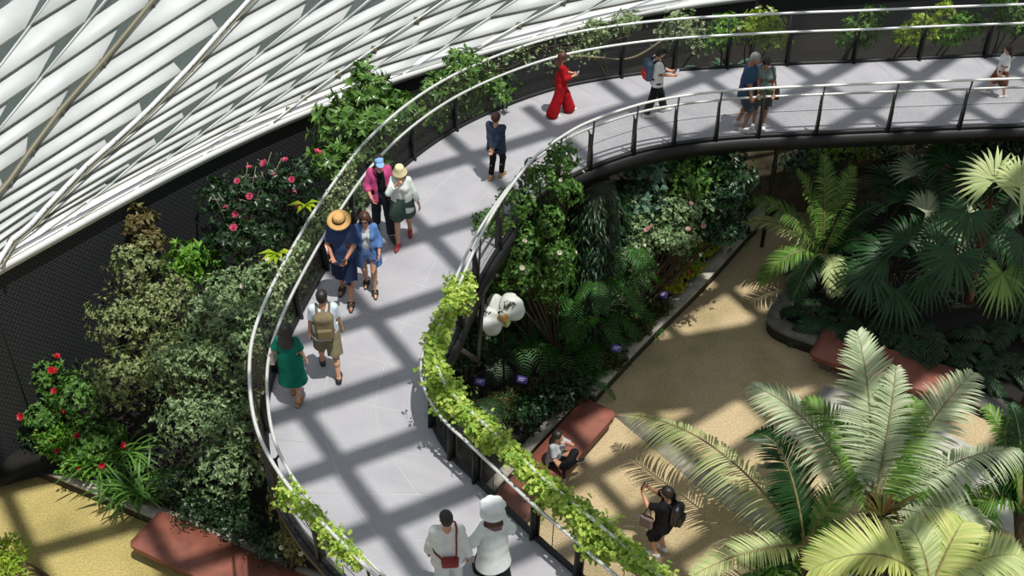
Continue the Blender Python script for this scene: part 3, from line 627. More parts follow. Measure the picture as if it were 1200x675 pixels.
# ---- clothing
def top(C, name, m, hem=-.10, sleeve=.55, fit=.016, flare=.02, neckcut=.50, open_front=False, wide=.0, skirt=None):
    J, pt, ml = C['J'], C['pt'], C['ml']; w = 1.0 if ml else .9
    def b(S):
        for sg, sd in ((1, 'R'), (-1, 'L')):
            S.cap(pt(.078 * sg, 0, min(hem, -.02)), pt(.068 * sg, 0, .16), .104 + fit + flare, .088 + fit + flare * .6, .07); S.cap(pt(.068 * sg, 0, .16), pt(.09 * sg * w, 0, .38), .088 + fit + flare * .6, .1 * w + fit, .06)
            S.cap(pt(.09 * sg, -.005, .435), J['sh' + sd], .070 + fit * .6, .052 + fit * .7, .05)
            if not ml: S.ell(pt(.075 * sg, .085, .335), (.06 + fit, .057 + fit, .06 + fit), k=.04)
            sh, el, wr = J['sh' + sd], J['el' + sd], J['wr' + sd]
            if sleeve > 0:
                if sleeve <= 1: e = sh + (el - sh) * sleeve; S.cap(sh, e, .050 + fit * .7, .048 + fit * .8 + wide, .03)
                else: S.cap(sh, el, .050 + fit * .7, .040 + fit * .8 + wide * .6, .03); S.cap(el, el + (wr - el) * (sleeve - 1), .044 + fit + wide * .6, .032 + fit + wide, .025)
        if skirt:
            z0, r1, zs = skirt
            for sg in (1, -1): S.cap(pt(.06 * sg, 0, .1), C['pel'] + V(.06 * sg, C['g'].get('sway', 0), zs), .1 + fit, r1, .09)
            S.plane(C['pel'] + V(0, 0, zs), (0, 0, -1))
        else: S.plane(pt(0, 0, hem), -C['up'], hi=C['pel'] + V(.28, .28, .02), lo=C['pel'] - V(.28, .28, .6))
        a, c = pt(0, .03, neckcut + .065), C['neck'] + C['up'] * .2
        sl, p = S.sub(np.minimum(a, c) - .07, np.maximum(a, c) + .07, 0); ab = c - a; t = np.clip(((p - a) @ ab) / (ab @ ab), 0, 1); d = np.linalg.norm(p - a - t[..., None] * ab, axis=-1) - .062; S.F[sl] = np.maximum(S.F[sl], -d.astype(np.float32))
        if sleeve > 0:
            for sd in 'RL':
                sh, el, wr = J['sh' + sd], J['el' + sd], J['wr' + sd]; A, Bq, t = (sh, el, sleeve) if sleeve <= 1 else (el, wr, sleeve - 1)
                e = A + (Bq - A) * t; S.plane(e, Bq - A, e - .085, e + .085)
        if open_front:
            sl, p = S.sub(pt(0, .12, .15) - V(.3, .14, .5), pt(0, .12, .15) + V(.3, .14, .4), 0); q = p - pt(0, 0, 0); d = np.maximum(np.abs(q[..., 0]) - (.05 + .03 * (1 - q[..., 2])), .045 - q[..., 1]); S.F[sl] = np.maximum(S.F[sl], -d.astype(np.float32))
    return C['garment'](name, b, m)
def pants(C, m, length=1.9, fit=.015, flare=0., name='trousers', k=.06):
    "length: 0 hip, 1 knee, 2 ankle"
    J, pt = C['J'], C['pt']
    def b(S):
        for sg, sd in ((1, 'R'), (-1, 'L')):
            hip, kn, an = J['hip' + sd], J['kn' + sd], J['an' + sd]
            S.cap(pt(.075 * sg, 0, -.03), pt(.07 * sg, 0, .10), .104 + fit * .7, .09 + fit * .6, .05)
            if length <= 1: S.cap(hip, hip + (kn - hip) * length, .094 + fit, .066 + fit + flare, k)
            else: S.cap(hip, kn, .094 + fit, .058 + fit + flare * .5, k); S.cap(kn, kn + (an - kn) * (length - 1), .058 + fit + flare * .5, .046 + fit + flare, .03)
        for sd in 'RL':
            hip, kn, an = J['hip' + sd], J['kn' + sd], J['an' + sd]; A, Bq, t = (hip, kn, length) if length <= 1 else (kn, an, length - 1); e = A + (Bq - A) * t
            S.plane(e, Bq - A, e - .1, e + .1)
        S.plane(pt(0, 0, .12), C['up'], lo=pt(0, 0, .12) - .25, hi=pt(0, 0, .12) + .25)
    return C['garment'](name, b, m)
def dress(C, m, hemz, r1, sleeve=.45, waist=.0, fit=.014, wide=0., name='dress', neckcut=.47): return top(C, name, m, hem=0, sleeve=sleeve, fit=fit, flare=.004, neckcut=neckcut, wide=wide, skirt=(0, r1, hemz))
def shoes(C, m, sole=None, kind='shoe'):
    J, g = C['J'], C['g']
    for sd, sg in (('R', 1), ('L', -1)):
        ft = g.get('toe' + sd); td = nrm(V(*ft)) if ft else nrm(V(.12 * sg, 1, 0)); an = J['an' + sd]
        lo, hi = an - .28, an + .28
        def mk(b, name, mm, par):
            S = SDF(lo, hi, .008); b(S); v, f = S.mesh(); return C['put'](name, v, f, mm, par)
        heel = an - V(0, 0, .048) - td * .045; ball = an + td * .13 - V(0, 0, .055)
        def up_(S):
            if kind == 'shoe': S.cap(heel, an - V(0, 0, .01), .042, .044, .02); S.cap(heel, ball, .041, .037, .02); S.cap(an, ball, .045, .034, .03); S.cap(ball, ball + td * .055, .036, .027, .02)
            else:
                for q in (.02, .085): c = an + td * q - V(0, 0, .03); S.cap(c - np.cross(td, (0, 0, 1)) * .03, c + np.cross(td, (0, 0, 1)) * .03, .036, .036, .0); 
                S.cap(an - td * .03 + V(0, 0, -.01), an + td * .02 + V(0, 0, -.01), .042, .042, .01)
            S.plane(an - V(0, 0, .078), (0, 0, -1))
            if kind == 'shoe': S.plane(an + V(0, 0, .012), (0, 0, 1))
        def so_(S):
            S.cap(heel - V(0, 0, .012), ball - V(0, 0, .008), .044, .042, .01); S.cap(ball - V(0, 0, .008), ball + td * .06 - V(0, 0, .008), .042, .03, .01); S.plane(an - V(0, 0, .085), (0, 0, -1)); S.plane(an - V(0, 0, .058), (0, 0, 1))
        o = mk(up_, 'shoe' if kind == 'shoe' else 'sandal', m, C['root']); mk(so_, 'sole', sole or m, o)
def hair(C, m, length=0., vol=.012, fringe=True, spread=.05):
    H, Rh = C['H'], C['Rh']
    def b(S):
        S.ell(H(0, -.02, .038), (.084 + vol, .1 + vol, .088 + vol), Rh, .02); S.ell(H(0, -.05, -.02), (.072 + vol, .06 + vol, .075 + vol * .5), Rh, .03)
        # face opening
        S.ell(H(0, .105, -.035), (.066, .075, .105 if fringe else .12), Rh, sub=True)
        if length > 0:
            for x in np.linspace(-.075, .075, 7):
                y = -.055 - .03 * math.cos(x * 20); a = H(x, y, -.02); e = C['neck'] + C['up'] * (-length) + Rh @ V(x * (1 + spread * 6), -.085 - .01 * math.cos(x * 30), 0); S.cap(a, (a + e) / 2 + Rh @ V(x * .15, -.03, 0), .034, .036, .02); S.cap((a + e) / 2 + Rh @ V(x * .15, -.03, 0), e, .036, .014, .02)
    return C['garment']('hair', b, m, .009)
def lathe_hat(C, prof, m, band=None, name='hat', tilt=0., off=(0, -.01, .06), n=28):
    M = np.eye(4); M[:3, :3] = C['Rh'] @ rotx(tilt); M[:3, 3] = C['H'](*off); mb = MB().lathe(prof, n, M); me = mb.mesh(name, True)
    v = np.empty(len(me.vertices) * 3, np.float32); me.vertices.foreach_get('co', v); me.vertices.foreach_set('co', v * C['s']); o = link(name, me, m, C['root'])
    if band:
        mb = MB().lathe(band[1], n, M); b = mb.mesh('hat_band', True); v = np.empty(len(b.vertices) * 3, np.float32); b.vertices.foreach_get('co', v); b.vertices.foreach_set('co', v * C['s']); link('hat_band', b, band[0], o)
    return o
STRAW = [(.0, .10), (.045, .102), (.075, .092), (.092, .06), (.1, .0), (.105, -.012), (.15, -.022), (.19, -.028), (.191, -.034), (.15, -.03), (.1, -.022), (.09, .0), (.085, .05), (.0, .09)]
BUCKET = [(.0, .10), (.05, .1), (.078, .085), (.092, .04), (.1, -.0), (.125, -.045), (.142, -.075), (.144, -.081), (.12, -.045), (.094, -.01), (.086, .04), (.0, .09)]
def cap_hat(C, m, m2=None):
    H, Rh = C['H'], C['Rh']
    def b(S):
        S.ell(H(0, -.012, .05), (.091, .11, .085), Rh, .01); S.plane(H(0, 0, .035), -Rh[:, 2])
    o = C['garment']('cap', b, m, .009)
    S = SDF(H(0, 0, 0) - .3, H(0, 0, 0) + .3, .008); S.ell(H(0, .1, .045), (.075, .095, .018), Rh, 0); S.ell(H(0, -.01, .035), (.09, .10, .08), Rh, sub=True); v, f = S.mesh(); C['put']('visor', v, f, m2 or m, o)
def glasses(C, m=None):
    H, Rh = C['H'], C['Rh']; S = SDF(H(0, 0, 0) - .2, H(0, 0, 0) + .2, .007)
    for sg in (1, -1): S.ell(H(.033 * sg, .098, .004), (.028, .012, .022), Rh, 0); S.cap(H(.058 * sg, .09, .012), H(.08 * sg, -.01, .01), .006, .006, 0)
    S.cap(H(-.02, .104, .012), H(.02, .104, .012), .006, .006, 0); v, f = S.mesh(); C['put']('sunglasses', v, f, m or M_black)
# ---- carried things (each its own top-level object)
def carried(name, label, cat, origin): return empty(name, origin, label, cat)
def sdf_part(C, root, name, build, m, lo, hi, vx=.01):
    "model in the carrier's frame, store relative to the carried thing"
    S = SDF(lo, hi, vx); build(S); v, f = S.mesh()
    w = (v * C['s']) @ rotz(C['phi'] - math.pi / 2).T + np.array(C['root'].location) - np.array(root.location)
    return w, f, m
def add_part(C, thing, name, build, m, lo, hi, vx=.01, parent=None):
    w, f, m = sdf_part(C, thing, name, build, m, lo, hi, vx); o = link(name, raw_mesh(name, w, f, True), m, parent or thing); return o
def phone(C, sd='R', label='', name='phone', off=(0, .09, .02), size=(.037, .006, .075), tilt=.9, m=None, cat='phone'):
    w = C['J']['wr' + sd] + V(*off); t = carried(name, label, cat, C['world'](w)); R = rotz(C['phi'] - math.pi / 2) @ rotx(-tilt); k = C['s']
    MB().box((0, 0, 0), V(*size) * k, R).build('case', m or M_black, t); MB().box(R @ V(0, -size[1] - .001, 0) * k, V(size[0] * .9, .0015, size[2] * .92) * k, R).build('screen', mat('screen_glass', (60, 70, 80), .15), t)
    return t
def backpack(C, label, m, m2, mpocket=None, h=.21, one=False):
    pt = C['pt']; t = carried('backpack', label, 'backpack', C['world'](pt(0, -.2, .2))); c = pt(0, -.215, .27); lo, hi = c - .5, c + .5
    add_part(C, t, 'pack_body', lambda S: (S.box(c, (.15, .085, h), None, .06), S.ell(c + V(0, -.0, h * .75), (.14, .09, .1), k=.05)), m, lo, hi)
    add_part(C, t, 'front_pocket', lambda S: S.box(c + V(0, -.09, -.09), (.12, .04, .1), None, .035), mpocket or m2, lo, hi)
    for sg, sd in ((1, 'R'), (-1, 'L')):
        sh = pt(.1 * sg, 0, .5)
        P = [pt(.085 * sg, -.15, .46), pt(.1 * sg, -.06, .525), pt(.105 * sg, .04, .52), pt(.115 * sg, .118, .40), pt(.14 * sg, .115, .25), pt(.165 * sg, .0, .12), pt(.13 * sg, -.14, .08)]
        Q = spline(np.array(P), 6)
        def st(S, Q=Q):
            for a, b in zip(Q[:-1], Q[1:]): S.cap(a, b, .02, .02, .004)
        add_part(C, t, 'shoulder_strap', st, m2, lo, hi)
    add_part(C, t, 'top_handle', lambda S: (S.cap(c + V(-.03, .06, h + .03), c + V(0, .06, h + .055), .01, .01, .004), S.cap(c + V(0, .06, h + .055), c + V(.03, .06, h + .03), .01, .01, .004)), m2, lo, hi)
    return t
def shoulder_bag(C, label, m, m2, centre, half, strap, name='handbag', rnd=.03, strap_r=.011, R=None, flap=True):
    c = np.asarray(centre, float); t = carried(name, label, 'bag', C['world'](c)); lo, hi = c - .75, c + .75
    add_part(C, t, 'bag_body', lambda S: S.box(c, half, R, rnd), m, c - .3, c + .3)
    if flap: add_part(C, t, 'flap', lambda S: S.box(c + V(0, 0, half[2] * .5), V(half[0] * 1.03, half[1] * 1.12, half[2] * .55), R, rnd * .8), m2, c - .3, c + .3)
    if strap is not None:
        Q = spline(np.asarray(strap, float), 6)
        def st(S):
            for a, b in zip(Q[:-1], Q[1:]): S.cap(a, b, strap_r, strap_r, .004)
        add_part(C, t, 'strap', st, m2, np.min(Q, 0) - .05, np.max(Q, 0) + .05, .009)
    return t
# ------------------------------------------------------------------ people
HB = mat('hair_black', (26, 22, 22), .5, 0, (40, 34, 32), scale=30); HBr = mat('hair_brown', (62, 34, 26), .5, 0, (84, 46, 32), scale=30); HG = mat('hair_grey', (150, 150, 148), .6, 0, (110, 110, 110), scale=30)
K = cloth; BLK = K('black', (24, 24, 27)); WHT = K('white', (226, 228, 226), (212, 216, 214), 14); TAN = mat('tan_leather', (150, 112, 76), .6); WSH = mat('white_shoe', (224, 224, 222), .6); BSH = mat('black_shoe', (28, 27, 28), .5)
walkL = dict(footL=(-.09, .26, .0), footR=(.09, -.22, .0), handR=(.25, .16, .82), handL=(-.25, -.12, .80))
walkR = dict(footR=(.09, .26, .0), footL=(-.09, -.22, .0), handL=(-.25, .16, .82), handR=(.25, -.12, .80))
R_ = math.radians
c = person('person in a long red wide-legged jumpsuit looking at a phone', (656, 134), 63, R_(12), dict(walkL, male=False, handR=(.10, .30, 1.13), handL=(-.08, .32, 1.10), head=(0, -.25), skin=M_skin, elbR=(.6, -1, -.5), elbL=(-.6, -1, -.5)),
    [(top, 'top', K('red', (176, 22, 30), (150, 16, 24), 10), -.06, 1.55, .016, .02, .44, False, .03), (pants, K('red', (176, 22, 30)), 1.93, .03, .085, 'wide_trousers'), (shoes, WSH, WSH), (hair, HBr, .24, .02, True, .09)])
phone(c, 'R', 'pale phone held by the person in the red jumpsuit', off=(-.06, .08, .03), m=mat('pale_phone', (200, 200, 205), .3))
c = person('person in a white t-shirt and black cap walking right with a blue and red backpack', (766, 134), 57, R_(10), dict(walkL, handR=(.14, .34, 1.08), handL=(-.10, .34, 1.06), head=(0, -.3), elbR=(.5, -1, -.6), elbL=(-.5, -1, -.6)),
    [(top, 't_shirt', WHT, -.10, .75, .018, .025, .50), (pants, BLK, 1.93, .022, .02), (shoes, WSH, WSH), (hair, HB), (cap_hat, K('black', (24, 24, 27)))])
phone(c, 'R', 'white phone held by the walker in the black cap', off=(-.10, .09, .04), m=mat('white_phone', (222, 222, 222), .3))
backpack(c, 'blue-grey and black backpack with a red pocket on the walker in the black cap', K('slate_blue', (72, 88, 108)), BLK, K('pack_red', (196, 52, 48)), h=.24)
c = person('grey-haired person in a dark blue shirt and shorts by the inner railing', (869, 150), 62, R_(-12), dict(footR=(.12, .03, 0), footL=(-.13, -.10, 0), handR=(.26, .12, .80), handL=(-.16, .26, .92), head=(.1, -.45), skin=M_skin2, lean=.05),
    [(top, 'polo_shirt', K('petrol_blue', (52, 82, 112), (44, 70, 98), 12), -.16, .85, .03, .035, .50), (pants, K('navy_shorts', (44, 56, 78)), .92, .03, .03, 'shorts'), (shoes, WSH, WSH), (hair, HG, 0, .004, False)])
c = person('person in a grey-green t-shirt and black shorts reading a green folder', (888, 147), 66, R_(-98), dict(male=False, footR=(.1, .02, 0), footL=(-.1, .04, 0), handR=(.10, .30, .98), handL=(-.20, .28, .99), head=(-.1, -.5), skin=M_skin2, palmR=(0, 0, 1), palmL=(0, 0, 1), elbR=(.6, -1, -.5), elbL=(-.6, -1, -.5)),
    [(top, 't_shirt', K('grey_green', (122, 138, 136), (108, 124, 122), 12), -.10, .7, .018, .02, .50), (pants, BLK, .80, .03, .03, 'shorts'), (shoes, WSH, WSH), (hair, HB, 0, .014)])
q = carried('folder', 'green folder held open by the person in the grey-green t-shirt', 'folder', c['world'](V(-.04, .40, 1.10))); Rf = rotz(c['phi'] - math.pi / 2) @ rotx(-.5)
for sg in (1, -1): MB().box(Rf @ V(.075 * sg, 0, .0), V(.073, .006, .10), Rf @ rotz(.12 * sg)).build('cover', mat('green_card', (84, 116, 92), .7), q)
shoulder_bag(c, 'black shoulder bag on the person reading a green folder', BLK, BLK, (-.28, .05, .86), (.07, .13, .09), [(-.28, .14, .92), (-.22, .12, 1.25), (-.12, .02, 1.47), (-.20, -.10, 1.2), (-.28, -.05, .92)], name='handbag')
c = person('long-haired child in a white top and patterned shorts at the right end', (1167, 112), 54, R_(172), dict(walkR, male=False, shx=.165, head=(.2, -.15), handR=(.3, .05, .82), handL=(-.26, .12, .86)),
    [(top, 't_shirt', WHT, -.14, .9, .03, .03, .50), (pants, K('patterned', (150, 84, 60), (36, 26, 28), 22), .95, .045, .04, 'shorts'), (shoes, WSH, WSH), (hair, HB, .26, .016, True, .05)])
c = person('person in a dark blue jacket strolling with hands clasped behind the back', (582, 209), 133, R_(66), dict(footR=(.07, .10, 0), footL=(-.10, -.10, 0), handR=(.02, -.22, .93), handL=(-.03, -.21, .89), head=(-.4, .05), palmR=(0, -1, 0), palmL=(0, -1, 0), elbR=(1, -.5, -.1), elbL=(-1, -.5, -.1), shx=.17),
    [(top, 'jacket', K('ink_blue', (64, 76, 98), (48, 58, 80), 10), -.16, 1.9, .024, .03, .51), (pants, BLK, 1.88, .01, .005), (shoes, TAN, mat('pale_sole', (196, 176, 150), .6)), (hair, HBr, 0, .014)])
c = person('person in a pink shirt and pale blue cap walking towards us', (450, 272), 183, R_(-72), dict(walkL, head=(0, -.22), handR=(.22, .20, .98), handL=(-.24, .10, .88), elbR=(.8, -1, -.4)),
    [(top, 'black_shirt', BLK, -.06, .4, .008, .01, .50), (top, 'pink_shirt', K('pink', (196, 84, 134), (178, 66, 118), 10), -.12, 1.5, .021, .025, .50, True), (pants, K('charcoal', (38, 40, 48)), 1.92, .022, .015), (shoes, BSH, BSH), (hair, HB), (cap_hat, K('pale_blue', (128, 170, 216)))])
shoulder_bag(c, 'black sling bag across the pink shirt', BLK, BLK, (-.16, .17, .96), (.10, .03, .07), [(-.16, .16, 1.0), (-.03, .175, 1.2), (.11, .10, 1.42), (.11, -.08, 1.44), (-.05, -.17, 1.2), (-.19, -.05, 1.0), (-.18, .12, .98)], name='sling_bag', rnd=.025, flap=False)
c = person('person in a cream straw cloche, white overshirt and dark green shorts', (474, 280), 195, R_(-93), dict(walkR, male=False, handR=(.05, .20, 1.44), handL=(-.34, .05, .86), head=(0, -.2), elbR=(.9, -.2, -1), curlR=.9),
    [(top, 't_shirt', K('oat', (222, 222, 214)), -.06, .4, .008, .01, .50), (top, 'overshirt', K('off_white', (218, 224, 218), (204, 212, 206), 12), -.20, 1.75, .021, .035, .51, True), (pants, K('bottle_green', (62, 82, 74)), .62, .045, .05, 'shorts'), (shoes, mat('red_shoe', (160, 44, 46), .5), mat('red_sole', (120, 40, 40), .5)), (hair, HB, .05, .01), (lathe_hat, BUCKET, mat('cream_straw', (226, 212, 170), .8, 0, (206, 190, 146), scale=40))])
c = person('person in a straw hat with a black band, dark blue t-shirt and shorts', (408, 348), 250, R_(-94), dict(walkL, head=(0, -.4), handR=(.12, .28, 1.06), handL=(-.10, .32, 1.05), footL=(-.09, .2, 0), footR=(.11, -.18, 0), elbR=(.9, -1, -.5), elbL=(-.9, -1, -.5), palmR=(0, 0, 1), palmL=(0, 0, 1), skin=M_skin2),
    [(top, 't_shirt', K('indigo', (52, 70, 106), (44, 60, 94), 12), -.14, .8, .024, .03, .50), (pants, K('navy', (30, 42, 72)), .98, .03, .03, 'shorts'), (shoes, BSH, BSH, 'sandal'), (hair, HB), (lathe_hat, STRAW, mat('straw', (214, 170, 106), .8, 0, (190, 144, 84), scale=40), (BLK, [(.1005, .024), (.103, .022), (.108, -.006), (.104, -.006)]))])
phone(c, 'L', 'black phone held by the person in the straw hat', off=(.02, .07, .05), size=(.04, .007, .08), tilt=1.1)
q = carried('notebook', 'red notebook tucked under the arm of the person in the straw hat', 'notebook', c['world'](V(.24, .13, 1.10))); MB().box((0, 0, 0), (.012, .08, .055), rotz(c['phi'] - math.pi / 2 + .4)).build('cover', mat('notebook_red', (150, 30, 62), .6), q); MB().box(rotz(c['phi'] - math.pi / 2 + .4) @ V(0, .003, .002), (.009, .079, .055), rotz(c['phi'] - math.pi / 2 + .4)).build('pages', WHT, q)
c = person('person in sunglasses and an open blue denim shirt over a grey top', (435, 337), 250, R_(-88), dict(walkL, male=False, handR=(.22, .15, .95), handL=(-.22, .2, .96), footL=(-.08, .16, 0), footR=(.08, -.14, 0), head=(-.1, -.15)),
    [(top, 'grey_top', K('pale_grey', (198, 200, 204)), -.10, 0, .008, .01, .48), (pants, K('faded_denim', (84, 108, 150)), .42, .03, .02, 'shorts'), (top, 'denim_shirt', K('denim', (92, 128, 184), (74, 108, 164), 12), -.34, 1.6, .022, .045, .51, True), (shoes, BSH, BSH, 'sandal'), (hair, HBr, .20, .016, True, .04), (glasses,)])
c = person('person in a pale t-shirt and khaki shorts walking away with a khaki backpack', (388, 437), 342, R_(97), dict(footL=(-.13, .22, 0), footR=(.13, -.24, .0), handL=(-.27, .02, .80), handR=(.26, .12, .82), head=(-.1, -.05)),
    [(top, 't_shirt', K('ice_blue', (206, 218, 226), (190, 204, 216), 12), -.10, .75, .02, .025, .51), (pants, K('khaki', (134, 124, 98), (120, 110, 86), 12), .95, .03, .03, 'shorts'), (shoes, BSH, WSH), (hair, HB, 0, .006, False)])
backpack(c, 'khaki canvas backpack on the walker in the pale t-shirt', K('khaki_canvas', (128, 114, 88), (112, 100, 76), 10), K('dark_khaki', (104, 92, 68)), K('olive_khaki', (116, 104, 76)), h=.23)
c = person('person in an emerald green short-sleeved dress walking away along the outer railing', (347, 468), 382, R_(84), dict(male=False, footL=(-.08, .16, 0), footR=(.08, -.14, 0), handL=(-.25, .20, 1.02), handR=(.26, .10, .82), head=(0, -.05), elbL=(-.7, -1, -.6)),
    [(dress, K('emerald', (10, 112, 92), (6, 92, 76), 9), -.46, .20, .75, 0, .02, .02), (shoes, TAN, mat('tan_sole', (120, 84, 52), .6), 'sandal'), (hair, HB, .18, .02, False, .05)])
shoulder_bag(c, 'white and red handbag on the arm of the person in the green dress', K('bag_white', (216, 208, 200)), K('bag_cream', (200, 190, 180)), (-.33, .10, .90), (.055, .13, .10), [(-.33, .18, .98), (-.29, .14, 1.08), (-.26, .10, 1.13), (-.29, .05, 1.08), (-.33, .02, .98)], flap=True)
cp = at(523, 602, DZ + 1.72)
c = person('person dressed all in white with a red bag slung across the back', None, None, R_(94), dict(walkR, head=(.35, -.05), handL=(-.28, .10, .80), handR=(.28, -.02, .80), footR=(.09, .18, 0), footL=(-.09, -.16, 0)),
    [(top, 'shirt', WHT, -.16, 1.92, .026, .035, .57, False, .01), (pants, K('white_trousers', (218, 222, 220)), 1.93, .025, .02), (shoes, WSH, WSH), (hair, HB, 0, .004, False)], hh=1.72, root_at=V(cp[0], cp[1], DZ))
RB = mat('red_leather', (140, 34, 32), .5); shoulder_bag(c, 'dark red shoulder bag on the back of the person in white', RB, mat('red_leather_dark', (116, 26, 26), .5), (.02, -.21, .98), (.115, .04, .08), [(-.08, -.2, 1.04), (-.19, -.08, 1.12), (-.12, .12, 1.3), (.08, .08, 1.46), (.12, -.03, 1.49), (.115, -.14, 1.42), (.11, -.19, 1.2), (.10, -.2, 1.04)], strap_r=.014)
cp = at(577, 590, DZ + 1.70)
def puff_hat(C, m):
    H, Rh = C['H'], C['Rh']
    def b(S):
        S.cap(H(0, -.025, .01), H(0, -.02, .08), .128, .126, 0)
        for k in range(7): a = k * .9; S.ell(H(.105 * math.cos(a), -.02 + .10 * math.sin(a), .13), (.085, .08, .07), Rh, .02)
        S.ell(H(0, -.02, .15), (.12, .12, .06), Rh, .03); S.ell(H(0, -.02, -.02), (.185, .19, .03), Rh, .03)
        S.ell(H(0, .02, -.10), (.078, .10, .125), Rh, sub=True)
    C['garment']('hat', b, m, .01)
c = person('person in a floppy white hat and long white tunic beside the inner railing', None, None, R_(118), dict(walkL, male=False, handL=(-.40, .12, .98), handR=(.28, .16, .98), head=(-.4, -.1), elbL=(-.6, -1, -.3)),
    [(dress, K('white_tunic', (224, 228, 224), (208, 214, 212), 10), -.42, .21, 1.75, 0, .03, .025, 'tunic', .5), (pants, BLK, 1.9, .03, .04), (shoes, BSH, mat('yellow_sole', (206, 190, 40), .5)), (hair, HBr, .13, .016, False, .06), (puff_hat, WHT)], hh=1.62, root_at=V(cp[0], cp[1], DZ))
sp = at(649, 541, .46)
c = person('person in a grey t-shirt and black trousers sitting cross-legged on the long bench', None, None, R_(-34), dict(male=False, hip=.115, lean=.12, footR=(-.20, .40, .02), footL=(.18, .36, .05), kneeR=(1, .35, .5), kneeL=(-1, .35, .55), toeR=(-.8, .5, 0), toeL=(.8, .55, 0), handR=(.20, .28, .12), handL=(-.06, .24, .66), head=(.2, .0), elbL=(-.9, .3, -1), elbR=(.8, -.6, 0), curlL=.9),
    [(top, 't_shirt', K('heather_grey', (168, 172, 176), (152, 156, 160), 12), -.04, .8, .02, .02, .5), (pants, BLK, 1.9, .022, .01), (shoes, BSH, WSH), (hair, HB, .16, .012)], hh=1.62, sitting=True, root_at=sp)
q = c['world'](V(-.36, -.14, .0)); t = carried('handbag', 'small black bag lying on the bench beside the seated person', 'bag', q)
S = SDF((-.2, -.2, 0), (.2, .2, .3), .01); S.box((0, 0, .095), (.15, .08, .09), rotz(.5), .045); v, f = S.mesh(); link('bag_body', raw_mesh('bag_body', v, f, True), BLK, t)
S = SDF((-.2, -.2, 0), (.2, .2, .4), .01); Qh = bez((-.1, -.05, .17), (0, 0, .40), (.1, .05, .17)); [S.cap(a, b, .011, .011, .003) for a, b in zip(Qh[:-1], Qh[1:])]; v, f = S.mesh(); link('handle', raw_mesh('handle', v, f, True), BLK, t)
c = person('person dressed in black with white trainers taking a photo on the lower paving', (774, 649), 573, R_(148), dict(footR=(.1, .0, 0), footL=(-.1, .05, 0), handR=(.07, .42, 1.46), handL=(-.08, .43, 1.46), head=(.1, -.05), elbR=(.6, -.3, -1), elbL=(-.6, -.3, -1), palmR=(-.6, -1, 0), palmL=(.6, -1, 0), fingR=(-.5, .2, .8), fingL=(.5, .2, .8)),
    [(top, 't_shirt', K('jet', (20, 20, 22)), -.16, .85, .026, .03, .51), (pants, K('jet', (20, 20, 22)), .92, .035, .03, 'shorts'), (shoes, WSH, WSH), (hair, HB, 0, .012, False)], z=0)
w = c['world'](V(0, .46, 1.52)); t = carried('phone', 'black phone raised by the photographer in black', 'phone', w); Rf = rotz(c['phi'] - math.pi / 2); MB().box((0, 0, 0), (.08, .006, .04), Rf).build('case', M_black, t); MB().box(Rf @ V(0, -.007, 0), (.074, .0015, .036), Rf).build('screen', mat('screen_glass', (60, 70, 80), .15), t)
backpack(c, 'black leather backpack on the photographer in black', mat('black_leather', (30, 30, 34), .35), BLK, mat('black_leather', (30, 30, 34), .35), h=.20)
shoulder_bag(c, 'grey-brown tote bag hanging from the arm of the photographer in black', K('taupe', (116, 100, 96)), K('taupe_dark', (98, 84, 80)), (-.21, .24, .94), (.05, .12, .13), [(-.21, .32, 1.05), (-.19, .26, 1.22), (-.2, .2, 1.30), (-.21, .18, 1.2), (-.21, .16, 1.05)], name='tote_bag', flap=False)
# ------------------------------------------------------------------ foliage
def leaf_geo(P, D, N, L, W, kind='ovate', rng=RNG):
    "one blade per row: base P, direction D, face normal N, length L, width W -> verts, faces, per-vert random"
    n = len(P); D = nrm(D); N = nrm(N - D * (N * D).sum(1, keepdims=True)); S = np.cross(D, N)
    if kind == 'ovate': T = np.array([[0, 0, 0], [.42, -.5, .10], [.45, 0, 0], [.42, .5, .10], [1, 0, -.16]]); F = np.array([[0, 2, 1], [0, 3, 2], [1, 2, 4], [2, 3, 4]])
    elif kind == 'lobed': T = np.array([[0, 0, 0], [.2, -.5, .06], [.38, -.26, .02], [.7, -.42, .05], [1, 0, -.12], [.7, .42, .05], [.38, .26, .02], [.2, .5, .06], [.45, 0, 0]]); F = np.array([[8, b, a] for a, b in ((0, 1), (1, 2), (2, 3), (3, 4), (4, 5), (5, 6), (6, 7), (7, 0))])
    elif kind == 'strap': T = np.array([[0, -.35, 0], [0, .35, 0], [.35, -.5, .0], [.35, .5, .0], [.7, -.4, -.10], [.7, .4, -.10], [1, 0, -.34]]); F = np.array([[0, 1, 2], [1, 3, 2], [2, 3, 4], [3, 5, 4], [4, 5, 6]])
    elif kind == 'petal': T = np.array([[0, 0, 0], [.5, -.5, .2], [.55, 0, .1], [.5, .5, .2], [1, -.25, .25], [1, .25, .25]]); F = np.array([[0, 2, 1], [0, 3, 2], [1, 2, 4], [2, 5, 4], [2, 3, 5]])
    else: T = np.array([[0, -.5, 0], [0, .5, 0], [1, 0, 0]]); F = np.array([[0, 1, 2]])
    k = len(T); L = np.broadcast_to(L, n)[:, None, None]; W = np.broadcast_to(W, n)[:, None, None]
    v = P[:, None] + D[:, None] * (T[None, :, 0:1] * L) + S[:, None] * (T[None, :, 1:2] * W) + N[:, None] * (T[None, :, 2:3] * L)
    f = (F[None] + (np.arange(n) * k)[:, None, None]).reshape(-1, 3)
    return v.reshape(-1, 3), f, np.repeat(rng.random(n), k)
def leaf_obj(name, geo, m, parent):
    v = np.concatenate([g[0] for g in geo]); b = np.cumsum([0] + [len(g[0]) for g in geo[:-1]]); f = np.concatenate([g[1] + o for g, o in zip(geo, b)])
    me = raw_mesh(name, v, f); set_rnd(me, np.concatenate([g[2] for g in geo])); return link(name, me, m, parent)
